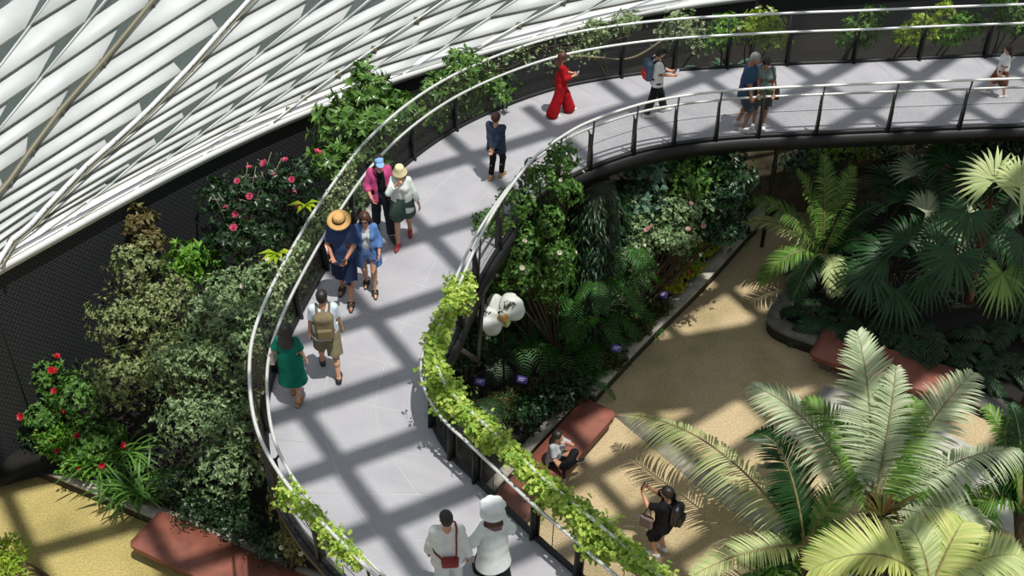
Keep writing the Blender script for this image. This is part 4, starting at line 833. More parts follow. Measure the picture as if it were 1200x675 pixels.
def sph(n, rng): return nrm(rng.normal(size=(n, 3)))
def blobs(lobes, n, rng, shell=.35):
    "points spread through overlapping ellipsoids, denser near their skins; returns points and outward directions"
    C = np.array([l[0] for l in lobes], float); R = np.array([l[1] for l in lobes], float); w = (R[:, 0] * R[:, 1] + R[:, 1] * R[:, 2]); pick = rng.choice(len(lobes), n, p=w / w.sum())
    d = sph(n, rng); d[:, 2] = np.where(d[:, 2] < -.35, -d[:, 2], d[:, 2]); r = 1 - shell * rng.random(n) ** 1.6
    lump = 1 + .24 * np.sin(d[:, 0] * 7 + pick) * np.sin(d[:, 1] * 6 + 2 * pick) + .16 * np.sin(d[:, 2] * 9 + pick)
    return C[pick] + d * R[pick] * (r * lump)[:, None], nrm(d / R[pick] * R.mean())
def shrub(label, base, lobes, n, L, m, cat='shrub', name='shrub', kind='ovate', ratio=.5, cluster=1, group=None, flowers=None, up=.3, shell=.45, stem=True, droop=0., seed=0, spread=.9):
    rng = np.random.default_rng(seed + 11); base = np.asarray(base, float); root = empty(name, base, label, cat, group)
    lobes = [(np.asarray(c, float) - base, np.asarray(r, float) if np.ndim(r) else np.full(3, float(r))) for c, r in lobes]
    nc = max(1, n // cluster); P, O = blobs(lobes, nc, rng, shell); geo = []
    for q in range(cluster):
        if cluster == 1: D = nrm(O * .6 + sph(nc, rng) * .75 + V(0, 0, up - droop)); N = nrm(O * .5 + V(0, 0, .7) + sph(nc, rng) * .5); Q = P
        else:
            a = 2 * np.pi * (q / cluster) + rng.random(nc) * 1.2; X = nrm(np.cross(O, sph(nc, rng))); Y = np.cross(O, X); D = nrm(X * np.cos(a)[:, None] + Y * np.sin(a)[:, None] + O * (.35 + .5 * rng.random((nc, 1))) + V(0, 0, -droop)); N = nrm(O + .3 * sph(nc, rng)); Q = P + sph(nc, rng) * L * .12 * spread
        l = L * (.65 + .6 * rng.random(nc)); geo.append(leaf_geo(Q, D, N, l, l * ratio * (.85 + .3 * rng.random(nc)), kind, rng))
    leaf_obj('foliage', geo, m, root)
    if stem:
        mb = MB()
        for c, r in lobes:
            p0 = V(rng.normal(0, .05), rng.normal(0, .05), -.03); mid = (p0 + c) * .5 + V(rng.normal(0, .1), rng.normal(0, .1), .05); mb.tube(bez(p0, mid, c, 8), np.linspace(.03, .012, 8), 6)
            for k in range(5): e = c + sph(1, rng)[0] * r * .8; mb.tube(bez(c * .7, c + (e - c) * .3, e, 5), np.linspace(.012, .004, 5), 4)
        mb.build('stem', M_stem, root, True)
    if flowers:
        fm, nf, fr = flowers[:3]; fp, fo = blobs(lobes, nf, rng, .02); mes = []
        for k in range(3):
            g = []
            for ring, (npet, tilt, sz) in enumerate(((6, .35, 1.), (5, .9, .7), (3, 1.6, .45))):
                a = np.linspace(0, 2 * np.pi, npet, endpoint=False) + ring + k; D = np.stack([np.cos(a), np.sin(a), np.full(npet, tilt)], 1); g.append(leaf_geo(np.zeros((npet, 3)), D, np.tile(V(0, 0, 1.), (npet, 1)) - D * .2, fr * sz, fr * sz * .9, 'petal', rng))
            v = np.concatenate([q[0] for q in g]); b = np.cumsum([0] + [len(q[0]) for q in g[:-1]]); f = np.concatenate([q[1] + o for q, o in zip(g, b)]); me = raw_mesh('flower', v, f); set_rnd(me, np.concatenate([q[2] for q in g])); me.materials.append(fm); mes.append(me)
        for k in range(nf):
            o = bpy.data.objects.new('flower', mes[k % 3]); COL.objects.link(o); o.parent = root; o.location = fp[k] * 1.02; o.rotation_euler = Vector(fo[k] + V(0, -.35, .5)).to_track_quat('Z', 'Y').to_euler(); o.scale = [.8 + .4 * rng.random()] * 3
    return root
G_olive = leafmat('leaf_olive', (164, 172, 118), (72, 92, 46)); G_grey = leafmat('leaf_grey_green', (160, 184, 134), (60, 92, 50)); G_dark = leafmat('leaf_dark_green', (44, 76, 38), (22, 46, 22), .15, .35, .5); G_mid = leafmat('leaf_mid_green', (104, 146, 64), (48, 88, 34)); G_bright = leafmat('leaf_bright_green', (122, 168, 60), (70, 124, 36)); G_lime = leafmat('leaf_lime', (176, 196, 72), (110, 150, 46), .35); G_yell = leafmat('leaf_yellow_lime', (196, 206, 50), (140, 176, 36), .35); G_vine = leafmat('vine_leaf', (198, 214, 104), (122, 166, 60), .35); G_blue = leafmat('leaf_blue_green', (104, 138, 116), (58, 92, 68)); G_gloss = leafmat('leaf_glossy', (112, 148, 66), (50, 92, 36), .15, .3, .6); G_red = leafmat('leaf_bronze', (118, 118, 70), (96, 78, 48)); G_fern = leafmat('fern_green', (64, 122, 40), (30, 76, 22), .25); G_cream = leafmat('leaf_variegated', (170, 184, 140), (84, 118, 64)); G_deep = leafmat('leaf_deep_shade', (34, 70, 34), (16, 40, 18), .12, .4)
F_pink = leafmat('petal_pink', (214, 96, 128), (196, 64, 100), .3); F_red = leafmat('petal_red', (206, 48, 60), (176, 28, 44), .3); F_white = leafmat('petal_white', (232, 228, 214), (214, 210, 190), .3); F_blush = leafmat('petal_blush', (222, 176, 180), (206, 150, 160), .3)
def gz(grid, x, y):
    XY, Z = grid; i = np.argmin(((XY - np.array([x, y])) ** 2).sum(-1)); return float(Z.ravel()[i])
def ln(x, y, grid): return V(x, y, gz(grid, x, y))
def lobe_y(px, py, Y):
    zs = np.linspace(0, 4.5, 200); return at(px, py, zs[np.argmin([abs(at(px, py, z)[1] - Y) for z in zs])])
def lobe(px, py, z, r): return (at(px, py, z), r)
# left planting
b = ln(-6.9, 18.4, gL); shrub('tall olive-grey shrub with small leaves in front of the black mesh wall', b, [lobe(160, 320, 3.5, (.55, .5, .6)), lobe(150, 385, 2.9, (.75, .6, .7)), lobe(195, 360, 3.0, (.65, .6, .7)), lobe(150, 450, 2.0, (.7, .6, .8)), lobe(205, 430, 2.2, (.7, .6, .7))], 9000, .085, G_olive, cluster=5, seed=1, ratio=.45)
b = ln(-5.2, 17.0, gL); shrub('broad grey-green shrub beside the outer railing, largest of the left bed', b, [lobe(255, 380, 3.3, (.7, .65, .6)), lobe(225, 430, 2.7, (.75, .6, .75)), lobe(285, 420, 3.0, (.7, .6, .7)), lobe(300, 370, 3.6, (.45, .45, .45)), lobe(230, 500, 1.9, (.8, .6, .8)), lobe(285, 500, 2.1, (.75, .6, .8)), lobe(265, 555, 1.4, (.75, .6, .6))], 15000, .085, G_grey, cluster=6, seed=2, ratio=.4)
b = ln(-7.0, 19.5, gL); shrub('bronze-leaved shrub top showing above the olive-grey shrub', b, [lobe(163, 262, 4.0, (.32, .3, .36)), lobe(175, 285, 3.7, (.3, .3, .3))], 900, .13, G_red, cluster=6, seed=3, ratio=.42)
b = ln(-8.7, 17.95, gL); shrub('red-flowered rose bush by the kerb at the left edge', b, [lobe(55, 440, 1.7, (.5, .45, .45)), lobe(95, 470, 1.5, (.55, .5, .55)), lobe(50, 490, 1.0, (.5, .45, .5)), lobe(110, 520, .9, (.55, .5, .5))], 4200, .10, G_mid, cluster=5, seed=4, ratio=.5, flowers=(F_red, 14, .075), shell=.6)
b = ln(-5.4, 20.6, gL); shrub('pink-flowered camellia bush with dark leaves beside the bend of the outer railing', b, [lobe(300, 235, 4.2, (.7, .6, .55)), lobe(345, 215, 4.4, (.55, .5, .5)), lobe(275, 285, 3.7, (.6, .55, .6)), lobe(325, 275, 3.9, (.6, .55, .55)), lobe(255, 235, 4.0, (.4, .4, .4)), lobe(365, 250, 4.2, (.35, .35, .4))], 5200, .11, G_dark, cluster=5, seed=5, ratio=.5, flowers=(F_pink, 18, .085), shell=.6)
mb = MB(); rng = np.random.default_rng(5); t0 = at(285, 260, 4.0); t = empty('bare_twigs', ln(-5.9, 20.9, gL), 'grey leafless twigs rising behind the pink camellia in front of the dark wall', 'twigs'); o0 = np.array(t.location)
for px in ((318, 178, 5.1), (300, 195, 4.9), (276, 215, 4.8), (290, 190, 5.0), (250, 228, 4.6), (330, 185, 5.0)):
    e = at(*px); mb.tube(bez(V(0, 0, 0), (t0 - o0) * .7, e - o0, 9), np.linspace(.025, .005, 9), 5)
    for k in range(3): a = t0 + (e - t0) * (.4 + .2 * k); mb.tube([a - o0, a - o0 + sph(1, rng)[0] * .22 + V(0, 0, .12)], .006, 4)
mb.build('branches', mat('grey_bark', (150, 140, 122), .85), t)
b = ln(-6.2, 19.6, gL); shrub('bright green rosette plant between the olive shrub and the camellia', b, [lobe(218, 300, 3.4, (.35, .3, .3)), lobe(238, 312, 3.2, (.32, .3, .3)), lobe(212, 325, 3.0, (.3, .3, .3))], 700, .17, G_bright, cluster=7, seed=6, ratio=.36)
b = ln(-5.4, 19.4, gL); shrub('dense grey-green bush low beneath the camellia', b, [lobe(265, 345, 3.2, (.55, .45, .4)), lobe(310, 330, 3.5, (.5, .45, .4))], 2600, .09, G_grey, cluster=5, seed=7, ratio=.45, flowers=(F_white, 6, .07))
b = ln(-3.1, 23.0, gL); shrub('tall glossy-leaved rhododendron rising beside the white glazed wall', b, [lobe(428, 110, 5.4, (.5, .5, .55)), lobe(400, 150, 4.9, (.6, .55, .55)), lobe(445, 150, 5.0, (.6, .5, .5)), lobe(395, 190, 4.4, (.5, .5, .5)), lobe(470, 135, 5.0, (.4, .4, .4)), lobe(430, 190, 4.3, (.5, .45, .5))], 2900, .20, G_gloss, cluster=7, seed=8, ratio=.4)
b = ln(-1.0, 24.0, gL); shrub('glossy-leaved rhododendron behind the outer railing where the walkway bends right', b, [lobe(545, 85, 5.4, (.5, .45, .45)), lobe(520, 115, 4.9, (.5, .45, .45)), lobe(575, 105, 4.9, (.5, .45, .4)), lobe(500, 140, 4.5, (.45, .4, .4)), lobe(545, 130, 4.4, (.45, .4, .4))], 2500, .18, G_gloss, cluster=7, seed=9, ratio=.4)
for k, (px, py, z, r, m, lb) in enumerate(((325, 297, 4.3, .3, G_yell, 'lime-yellow large-leaved plant low by the outer railing'), (358, 240, 4.7, .26, G_yell, 'lime-yellow large-leaved plant beside the pink camellia flowers'))):
    e = at(px, py, z); b = V(e[0], e[1] + .05, z - .9); rt = empty('large_leaved_plant', b, lb, 'plant'); rng = np.random.default_rng(k); n = 7; a = np.linspace(-2.6, -.4, n); D = np.stack([np.cos(a), np.sin(a), .25 + .5 * rng.random(n)], 1); leaf_obj('leaves', [leaf_geo(np.tile(e - b, (n, 1)), D, np.tile(V(0, 0, 1), (n, 1)), .40, .12, 'ovate', rng)], m, rt); MB().tube([V(0, 0, 0), e - b], .015, 6).build('stem', M_stem, rt)
def tussock(label, base, n, L, W, m, name='strap_leaved_plant', cat='plant', seed=0, flop=.9, group=None):
    rng = np.random.default_rng(seed + 50); rt = empty(name, base, label, cat, group); a = rng.random(n) * 6.283; t = .25 + flop * rng.random(n); D = np.stack([np.cos(a) * t, np.sin(a) * t, np.ones(n)], 1); P = rng.normal(0, .06, (n, 3)); P[:, 2] = 0
    geo = []; l = L * (.7 + .5 * rng.random(n)); D = nrm(D); N = nrm(V(0, 0, 1) - D * D[:, 2:3] + .05 * sph(n, rng)); geo.append(leaf_geo(P, D, N, l * .62, np.full(n, W), 'strap', rng)); leaf_obj('leaves', geo, m, rt)
    g2 = leaf_geo(P + D * (l * .55)[:, None] - N * (l * .10)[:, None], nrm(D - V(0, 0, .75) + .0), N, l * .55, np.full(n, W * .9), 'strap', rng); leaf_obj('leaf_tips', [g2], m, rt); MB().lathe([(.0, .06), (.05, .04), (.06, -.03)], 8).build('crown', M_stem, rt); return rt
for k, (x, y, lb) in enumerate(((118, 565, 'leftmost clump of arching strap leaves on the kerb below the red roses'), (142, 585, 'arching strap-leaved clump over the kerb, second from the left'), (165, 592, 'third arching strap-leaved clump, nearest the lower left bench'), (150, 548, 'strap-leaved clump set back from the kerb under the broad shrub'))):
    p = at(x, y, .3); tussock(lb, V(p[0], p[1] + .15, gz(gL, p[0], p[1] + .15)), 60, .75, .045, G_mid, seed=k)
b = ln(-7.6, 16.55, gL); shrub('low light green bush with red blooms beside the strap-leaved clumps', b, [lobe(95, 545, .6, (.4, .3, .3)), lobe(70, 520, .7, (.4, .35, .35))], 1400, .10, G_bright, seed=12, flowers=(F_red, 6, .06))
b = ln(-4.9, 15.3, gL); shrub('low dark ground cover behind the lower left bench', b, [lobe(235, 600, .6, (.5, .4, .35)), lobe(280, 615, .6, (.5, .4, .35)), lobe(320, 640, .6, (.45, .4, .35)), lobe(210, 570, .7, (.5, .4, .4)), lobe(265, 590, .7, (.5, .4, .4))], 6000, .07, G_dark, cluster=3, seed=13, cat='ground cover', name='ground_cover')
b = ln(-4.0, 14.4, gL); shrub('climbing plant with pale blooms trailing below the outer railing at the lower left', b, [lobe(312, 480, 3.4, (.22, .3, .5)), lobe(320, 540, 2.9, (.25, .3, .55)), lobe(335, 590, 2.5, (.28, .3, .5)), lobe(345, 640, 1.9, (.3, .3, .45)), lobe(303, 430, 3.8, (.2, .25, .4))], 3600, .075, leafmat('leaf_dry_mix', (128, 132, 76), (92, 84, 52)), cluster=3, seed=14, cat='climber', name='climbing_plant', flowers=(F_white, 22, .045))
b = ln(-9.6, 17.5, gL); shrub('low dark ground cover at the foot of the black wall, left edge', b, [lobe(20, 505, .7, (.4, .3, .3)), lobe(45, 518, .5, (.4, .25, .28)), lobe(5, 515, .4, (.35, .25, .25))], 2400, .075, G_dark, cluster=3, seed=18, cat='ground cover', name='ground_cover')
b = V(-8.55, 14.45, 0); shrub('small leafy bush on the yellow paving at the lower left corner', b, [(at(12, 650, .4), (.35, .3, .35)), (at(5, 672, .35), (.35, .3, .3))], 900, .09, G_lime, seed=15)
b = ln(-3.6, 18.3, gL); shrub('wispy grey-green shrub pressed against the outside of the outer railing beside the couples', b, [lobe(352, 330, 4.2, (.3, .35, .5)), lobe(335, 375, 4.0, (.3, .35, .5)), lobe(372, 295, 4.4, (.3, .35, .5)), lobe(395, 262, 4.6, (.3, .35, .5)), lobe(322, 420, 3.8, (.28, .35, .5)), lobe(415, 235, 4.7, (.3, .35, .45))], 3600, .085, G_grey, cluster=4, seed=19, flowers=(F_white, 10, .05), shell=.7)
# climbers woven through the outer railing
def rail_vine(label, P, sg, i0, i1, n, L, m, hang=.5, name='climbing_vine', width=.10, seed=0, kind='lobed', up0=1.17, outo=.12, flowers=None, topb=.10, cluster=4):
    rng = np.random.default_rng(seed + 90); Q = P[i0:i1]; T = nrm(np.gradient(Q, axis=0)); O = np.stack([-T[:, 1], T[:, 0]], 1) * -sg
    base = V(*(Q[0] + O[0] * .15), DZ); rt = empty(name, base, label, 'climber'); nc = n // cluster; u_ = rng.random(nc) * (len(Q) - 1); i = u_.astype(int)
    amp = .55 + .45 * np.sin(u_ * .55 + seed) * np.sin(u_ * .23 + 1); h = up0 + topb * rng.random(nc) - hang * amp * rng.random(nc) ** 1.5; o = outo + rng.normal(0, width, nc) * np.clip(amp, .4, 1)
    C = np.c_[Q[i] + O[i] * o[:, None] + T[i] * (rng.random(nc)[:, None] * .15), DZ + h]; geo = []
    od = nrm(np.c_[O[i] * (o - outo)[:, None] * 4, .7 + .5 * rng.random(nc)] + sph(nc, rng) * .5)
    for q in range(cluster): D = nrm(sph(nc, rng) + V(0, 0, -.25)); N = nrm(od + .5 * sph(nc, rng)); l = L * (.6 + .6 * rng.random(nc)); geo.append(leaf_geo(C + sph(nc, rng) * L * .7 - base, D, N, l, l * .85, kind, rng))
    leaf_obj('foliage', geo, m, rt); mb = MB()
    for k in range(3): w = np.arange(len(Q)); mb.tube(np.c_[Q + O * (outo + .04 * np.sin(w * .7 + k * 2))[:, None], DZ + up0 - .05 - .10 * k + .05 * np.sin(w * .5 + k)] - base, .008, 5)
    for k in range(0, len(Q) - 1, 9): mb.tube([np.r_[Q[k] + O[k] * .08, DZ - .05] - base, np.r_[Q[k] + O[k] * .12, DZ + up0 - .1] - base], .007, 5)
    mb.build('stem', M_stem, rt); return rt
ri = lambda P, p: int(np.argmin(np.linalg.norm(P - np.array(p), axis=1)))
rail_vine('dense lime-green vine draped over the inner railing above the long bench', Rp, -1, ri(Rp, (-.85, 16.3)), ri(Rp, (2.4, 9.3)), 12000, .085, G_vine, .62, seed=1, width=.12)
rail_vine('short lime-green vine on the outer railing at the lower left', Lp, 1, ri(Lp, (-3.0, 11.95)), ri(Lp, (-1.7, 10.4)), 1500, .075, G_vine, .55, seed=2)
rail_vine('thin grey-green climber woven through the outer railing beside the couples', Lp, 1, ri(Lp, (-2.6, 20.1)), ri(Lp, (-3.75, 15.6)), 1300, .07, G_cream, 1.1, seed=3, width=.05, kind='ovate', outo=.09)
rail_vine('sparse climber on the outer railing behind the person in the red jumpsuit', Lp, 1, ri(Lp, (2.6, 24.5)), ri(Lp, (-1.4, 22.1)), 700, .08, G_cream, 1.1, seed=4, width=.05, kind='ovate', outo=.1)
b = ln(.9, 20.2, gC); shrub('leafy white-flowered climber rising over the inner railing at the bend', b, [lobe(657, 190, 5.4, (.30, .25, .38)), lobe(632, 212, 5.1, (.36, .28, .35)), lobe(604, 240, 4.9, (.36, .3, .35)), lobe(662, 225, 4.8, (.32, .25, .4)), lobe(578, 268, 4.5, (.38, .3, .4)), lobe(605, 285, 4.0, (.5, .4, .5)), lobe(565, 310, 3.8, (.42, .35, .5)), lobe(640, 262, 4.2, (.36, .3, .4)), lobe(600, 320, 3.3, (.5, .4, .5)), lobe(650, 300, 3.4, (.4, .35, .45)), lobe(645, 330, 2.6, (.5, .4, .5)), lobe(610, 300, 3.0, (.5, .5, .6))], 19000, .085, G_mid, cluster=5, seed=16, cat='climber', name='climbing_plant', flowers=(F_white, 40, .05), ratio=.55)
# behind the far railing
gL0 = lambda x: float(np.interp(x, [-.4, 1.6, 3.4, 6, 15], [23.2, 24.9, 25.9, 26.4, 26.8]))
for k, (cx, lob, m, nf, lb, L) in enumerate(((2.4, [(700, 55, 4.9, .38), (735, 45, 5.0, .35), (690, 75, 4.5, .3)], G_cream, 0, 'cream-leaved climber on the black wall behind the red jumpsuit and black cap', .10),
    (3.9, [(800, 52, 4.9, .5), (820, 68, 4.6, .4), (785, 60, 4.7, .35)], G_cream, 20, 'pale-flowered shrub behind the far railing left of the grey-haired person', .10),
    (4.9, [(845, 62, 4.75, .35), (850, 45, 5.0, .3)], G_bright, 0, 'bright green shrub behind the far railing just left of the grey-haired person', .10),
    (5.6, [(895, 45, 5.0, .45), (905, 62, 4.7, .4), (880, 55, 4.9, .35)], G_lime, 14, 'yellow-green flowering shrub behind the grey-haired person and the folder reader', .10),
    (7.7, [(1010, 55, 4.75, .45), (1025, 35, 5.1, .3), (1000, 62, 4.6, .35)], G_mid, 0, 'rounded green shrub behind the far railing right of the folder reader', .12),
    (8.9, [(1085, 50, 4.85, .42), (1065, 58, 4.7, .35), (1110, 25, 5.4, .2)], G_lime, 0, 'yellow-green shrub behind the far railing, left of the walking child', .12),
    (9.9, [(1135, 50, 4.8, .42), (1115, 58, 4.7, .35)], G_bright, 0, 'bright shrub behind the far railing, second from the right end', .12),
    (11.3, [(1190, 40, 5.0, .5), (1205, 50, 4.8, .5), (1175, 20, 5.4, .35)], G_mid, 0, 'dark green shrub behind the far railing at the right end', .12))):
    lobes = [lobe(a, b_, z, (r, r * .8, r * .8)) for a, b_, z, r in lob]; lobes = [(c + V(0, .35, .12), r) for c, r in lobes]; b = V(cx, max(lobes[0][0][1] + .1, gL0(cx) + .15), 3.38); shrub(lb, b, lobes, 1900, L, m, cluster=5, seed=20 + k, flowers=(F_white, nf, .05) if nf else None, shell=.7)
for k, (px, lb) in enumerate(((838, 'pale hosta at the foot of the far railing, left one of two'), (868, 'pale hosta at the foot of the far railing, right one of two'))):
    p = at(px, 74, 4.5); tussock(lb, V(p[0], max(p[1] + .45, gL0(p[0]) + .1), 3.4), 24, .55, .13, G_blue, 'hosta', seed=70 + k, flop=1.3)
mb = empty('rope_vine', V(1.9, 25.0, 3.4), 'pale bare liana looping along the black wall behind the red jumpsuit', 'liana'); P = np.array([at(x, y, z) for x, y, z in ((650, 78, 4.9), (690, 80, 4.85), (740, 82, 4.8), (780, 60, 5.2), (800, 50, 5.3))]) + V(0, .5, 0); MB().tube(spline(P, 8) - np.array(mb.location), .022, 6).build('stem', mat('pale_bark', (140, 128, 100), .8), mb, True)
wbx = at(890, 14, 5.1); t = empty('lamp_bollard', (wbx[0], wbx[1] + .4, 3.4), 'small white box lamp on a stalk behind the far railing', 'lamp'); h_ = wbx[2] - 3.4 + .3; MB().tube([V(0, 0, 0), V(0, 0, h_)], .03, 8).build('stalk', M_dark, t); MB().lathe([(.0, h_ + .2), (.12, h_ + .2), (.13, h_ + .17), (.13, h_ - .08), (.10, h_ - .1), (0, h_ - .1)], 14).build('lamp_housing', M_white, t, True)
# central bed: fern-clad column, orchid sculpture, shrubs, moss, plant labels
def frond_geo(R, n, L, W, up=V(0, 0, 1), droop=.25, fold=.35, fwd=.55, rng=RNG, taper=True, start=.12, gap=0.):
    "pinnate leaf: n leaflets each side of the rachis polyline R"
    R = np.asarray(R, float); d = np.r_[0, np.cumsum(np.linalg.norm(np.diff(R, axis=0), axis=1))]; t = np.linspace(start, .995, n); P = np.stack([np.interp(t * d[-1], d, R[:, k]) for k in range(3)], 1); T0 = nrm(np.gradient(R, axis=0)); T = nrm(np.stack([np.interp(t * d[-1], d, T0[:, k]) for k in range(3)], 1))
    S = nrm(np.cross(T, np.broadcast_to(up, T.shape))); U = np.cross(S, T); prof = np.sin(np.pi * np.clip(.12 + .86 * t, 0, 1)) ** .6 if taper else np.ones(n); vs, fs, rs = [], [], []; b = 0
    for sg in (1, -1):
        f0 = fwd + .5 * t[:, None] ** 2; D = nrm(S * sg + T * f0 + U * fold + rng.normal(0, .06, (n, 3))); l = L * prof * (.9 + .2 * rng.random(n)); m = 5; q = np.linspace(0, 1, m); wp = np.array([.55, 1, .95, .6, .04])
        C = P[:, None] + D[:, None] * (q[None, :, None] * l[:, None, None]) + V(0, 0, -1)[None, None] * (droop * l[:, None] * q[None] ** 2)[..., None]; X = nrm(T - D * (T * D).sum(1, keepdims=True))
        e = X[:, None] * (wp[None, :, None] * W * .5); v = np.stack([C - e, C + V(0, 0, 0) + np.cross(D, X)[:, None] * (wp[None, :, None] * W * .30), C + e], 2).reshape(n, m * 3, 3)
        f = []
        for a in range(m - 1):
            for c in (0, 1): i = a * 3 + c; f.append([i, i + 1, i + 4, i + 3])
        f = np.array(f)[None] + (np.arange(n) * m * 3)[:, None, None]; vs.append(v.reshape(-1, 3)); fs.append(f.reshape(-1, 4) + b); b += n * m * 3; rs.append(np.repeat(rng.random(n), m * 3))
    return np.concatenate(vs), np.concatenate(fs), np.concatenate(rs)
def frond(parent, R, n, L, W, m, mr, name='frond', r0=.022, **k):
    v, f, r = frond_geo(R, n, L, W, **k); me = raw_mesh(name, v, f, True); set_rnd(me, r); o = link(name, me, m, parent); MB().tube(R, np.linspace(r0, .004, len(R)), 6).build('rachis', mr, o, True); return o
M_rachis = mat('palm_rachis', (150, 140, 96), .6, 0, (110, 100, 62), scale=10); M_rachd = mat('palm_rachis_dark', (70, 58, 34), .6)
cc = V(1.68, 21.0); col = empty('planted_column', (cc[0], cc[1], .2), 'dark column clad in hanging ferns under the walkway bend', 'column'); an = np.linspace(0, 6.283, 28, endpoint=False)
MB().lathe([(.72, -.1), (.62, .6), (.55, 1.6), (.52, 2.8), (.52, 3.5), (.40, 3.85), (.0, 3.95)], 24).build('shaft', mat('mossy_column', (44, 48, 28), .95, 0, (24, 26, 16), scale=5, bump=.8), col, True)  # moss and leaf tones kept dark to hold the pillar's own shade
rng = np.random.default_rng(33); geo = []; n = 4200; a = rng.random(n) * 6.283; z = rng.random(n) * 3.9; r = np.where(z > 3.5, .58 - (z - 3.5) * .9, .58) + .12 * rng.random(n); O = np.stack([np.cos(a), np.sin(a), np.zeros(n)], 1); P = O * r[:, None]; P[:, 2] = z
leaf_obj('moss_foliage', [leaf_geo(P, nrm(O * .6 + V(0, 0, -.7) + sph(n, rng) * .5), nrm(O + V(0, 0, .4)), .12 + .1 * rng.random(n), .05, 'ovate', rng)], G_deep, col)
def fern(parent, c, out, L, nf, m, rng, spread=1.2, name='fern_frond', w=.022):
    for k in range(nf):
        a = math.atan2(out[1], out[0]) + (rng.random() - .5) * 2 * spread; l = L * (.7 + .5 * rng.random()); d = V(math.cos(a), math.sin(a), 0); R = bez(c, c + d * l * .55 + V(0, 0, .35 * l), c + d * l - V(0, 0, .35 * l), 9); frond(parent, R, 17, l * .22, w, m, M_rachd, name, .006, droop=.3, fold=.1, fwd=.25, rng=rng)
for (x, y, z, ao, L) in ((-.45, -.4, 2.2, 3.5, 1.0), (-.5, -.1, 1.6, 3.1, 1.1), (-.3, -.5, 1.3, 4.0, 1.0), (.5, -.3, 2.5, 5.6, .9), (.55, -.1, 1.7, -.3, .9), (.1, -.6, 1.9, 4.8, .9), (.2, -.58, .9, 5.0, .9)): fern(col, V(x, y, z), V(math.cos(ao), math.sin(ao), 0), L, 7, G_fern, rng)
def fern_plant(label, base, L, nf, m, seed, spread=3.14, out=(0, -1, 0), name='fern', cat='fern', w=.03, group=None):
    rt = empty(name, base, label, cat, group); fern(rt, V(0, 0, .12), V(*out), L, nf, m, np.random.default_rng(seed), spread, w=w); MB().lathe([(0, .16), (.05, .12), (.07, -.02)], 8).build('crown', M_stem, rt); return rt
for k, (px, py, L, m, lb) in enumerate(((610, 405, .95, G_fern, 'broad dark green fern below the giant orchid'), (655, 400, 1.0, G_fern, 'fern with long fronds right of the giant orchid'), (640, 340, .9, G_fern, 'bright fern between the giant orchid and the planted column'), (705, 400, .9, G_fern, 'fern at the foot of the planted column'), (575, 420, .8, G_deep, 'dark fern under the left petal of the giant orchid'), (690, 440, .8, G_fern, 'small fern near the kerb above the long bench'), (730, 360, .9, G_fern, 'fern right of the planted column near the kerb'), (560, 470, .8, G_deep, 'dark fern beside the inner railing vine'))):
    p = at(px, py, .5); fern_plant(lb, ln(p[0], p[1], gC), L, 11, m, 200 + k)
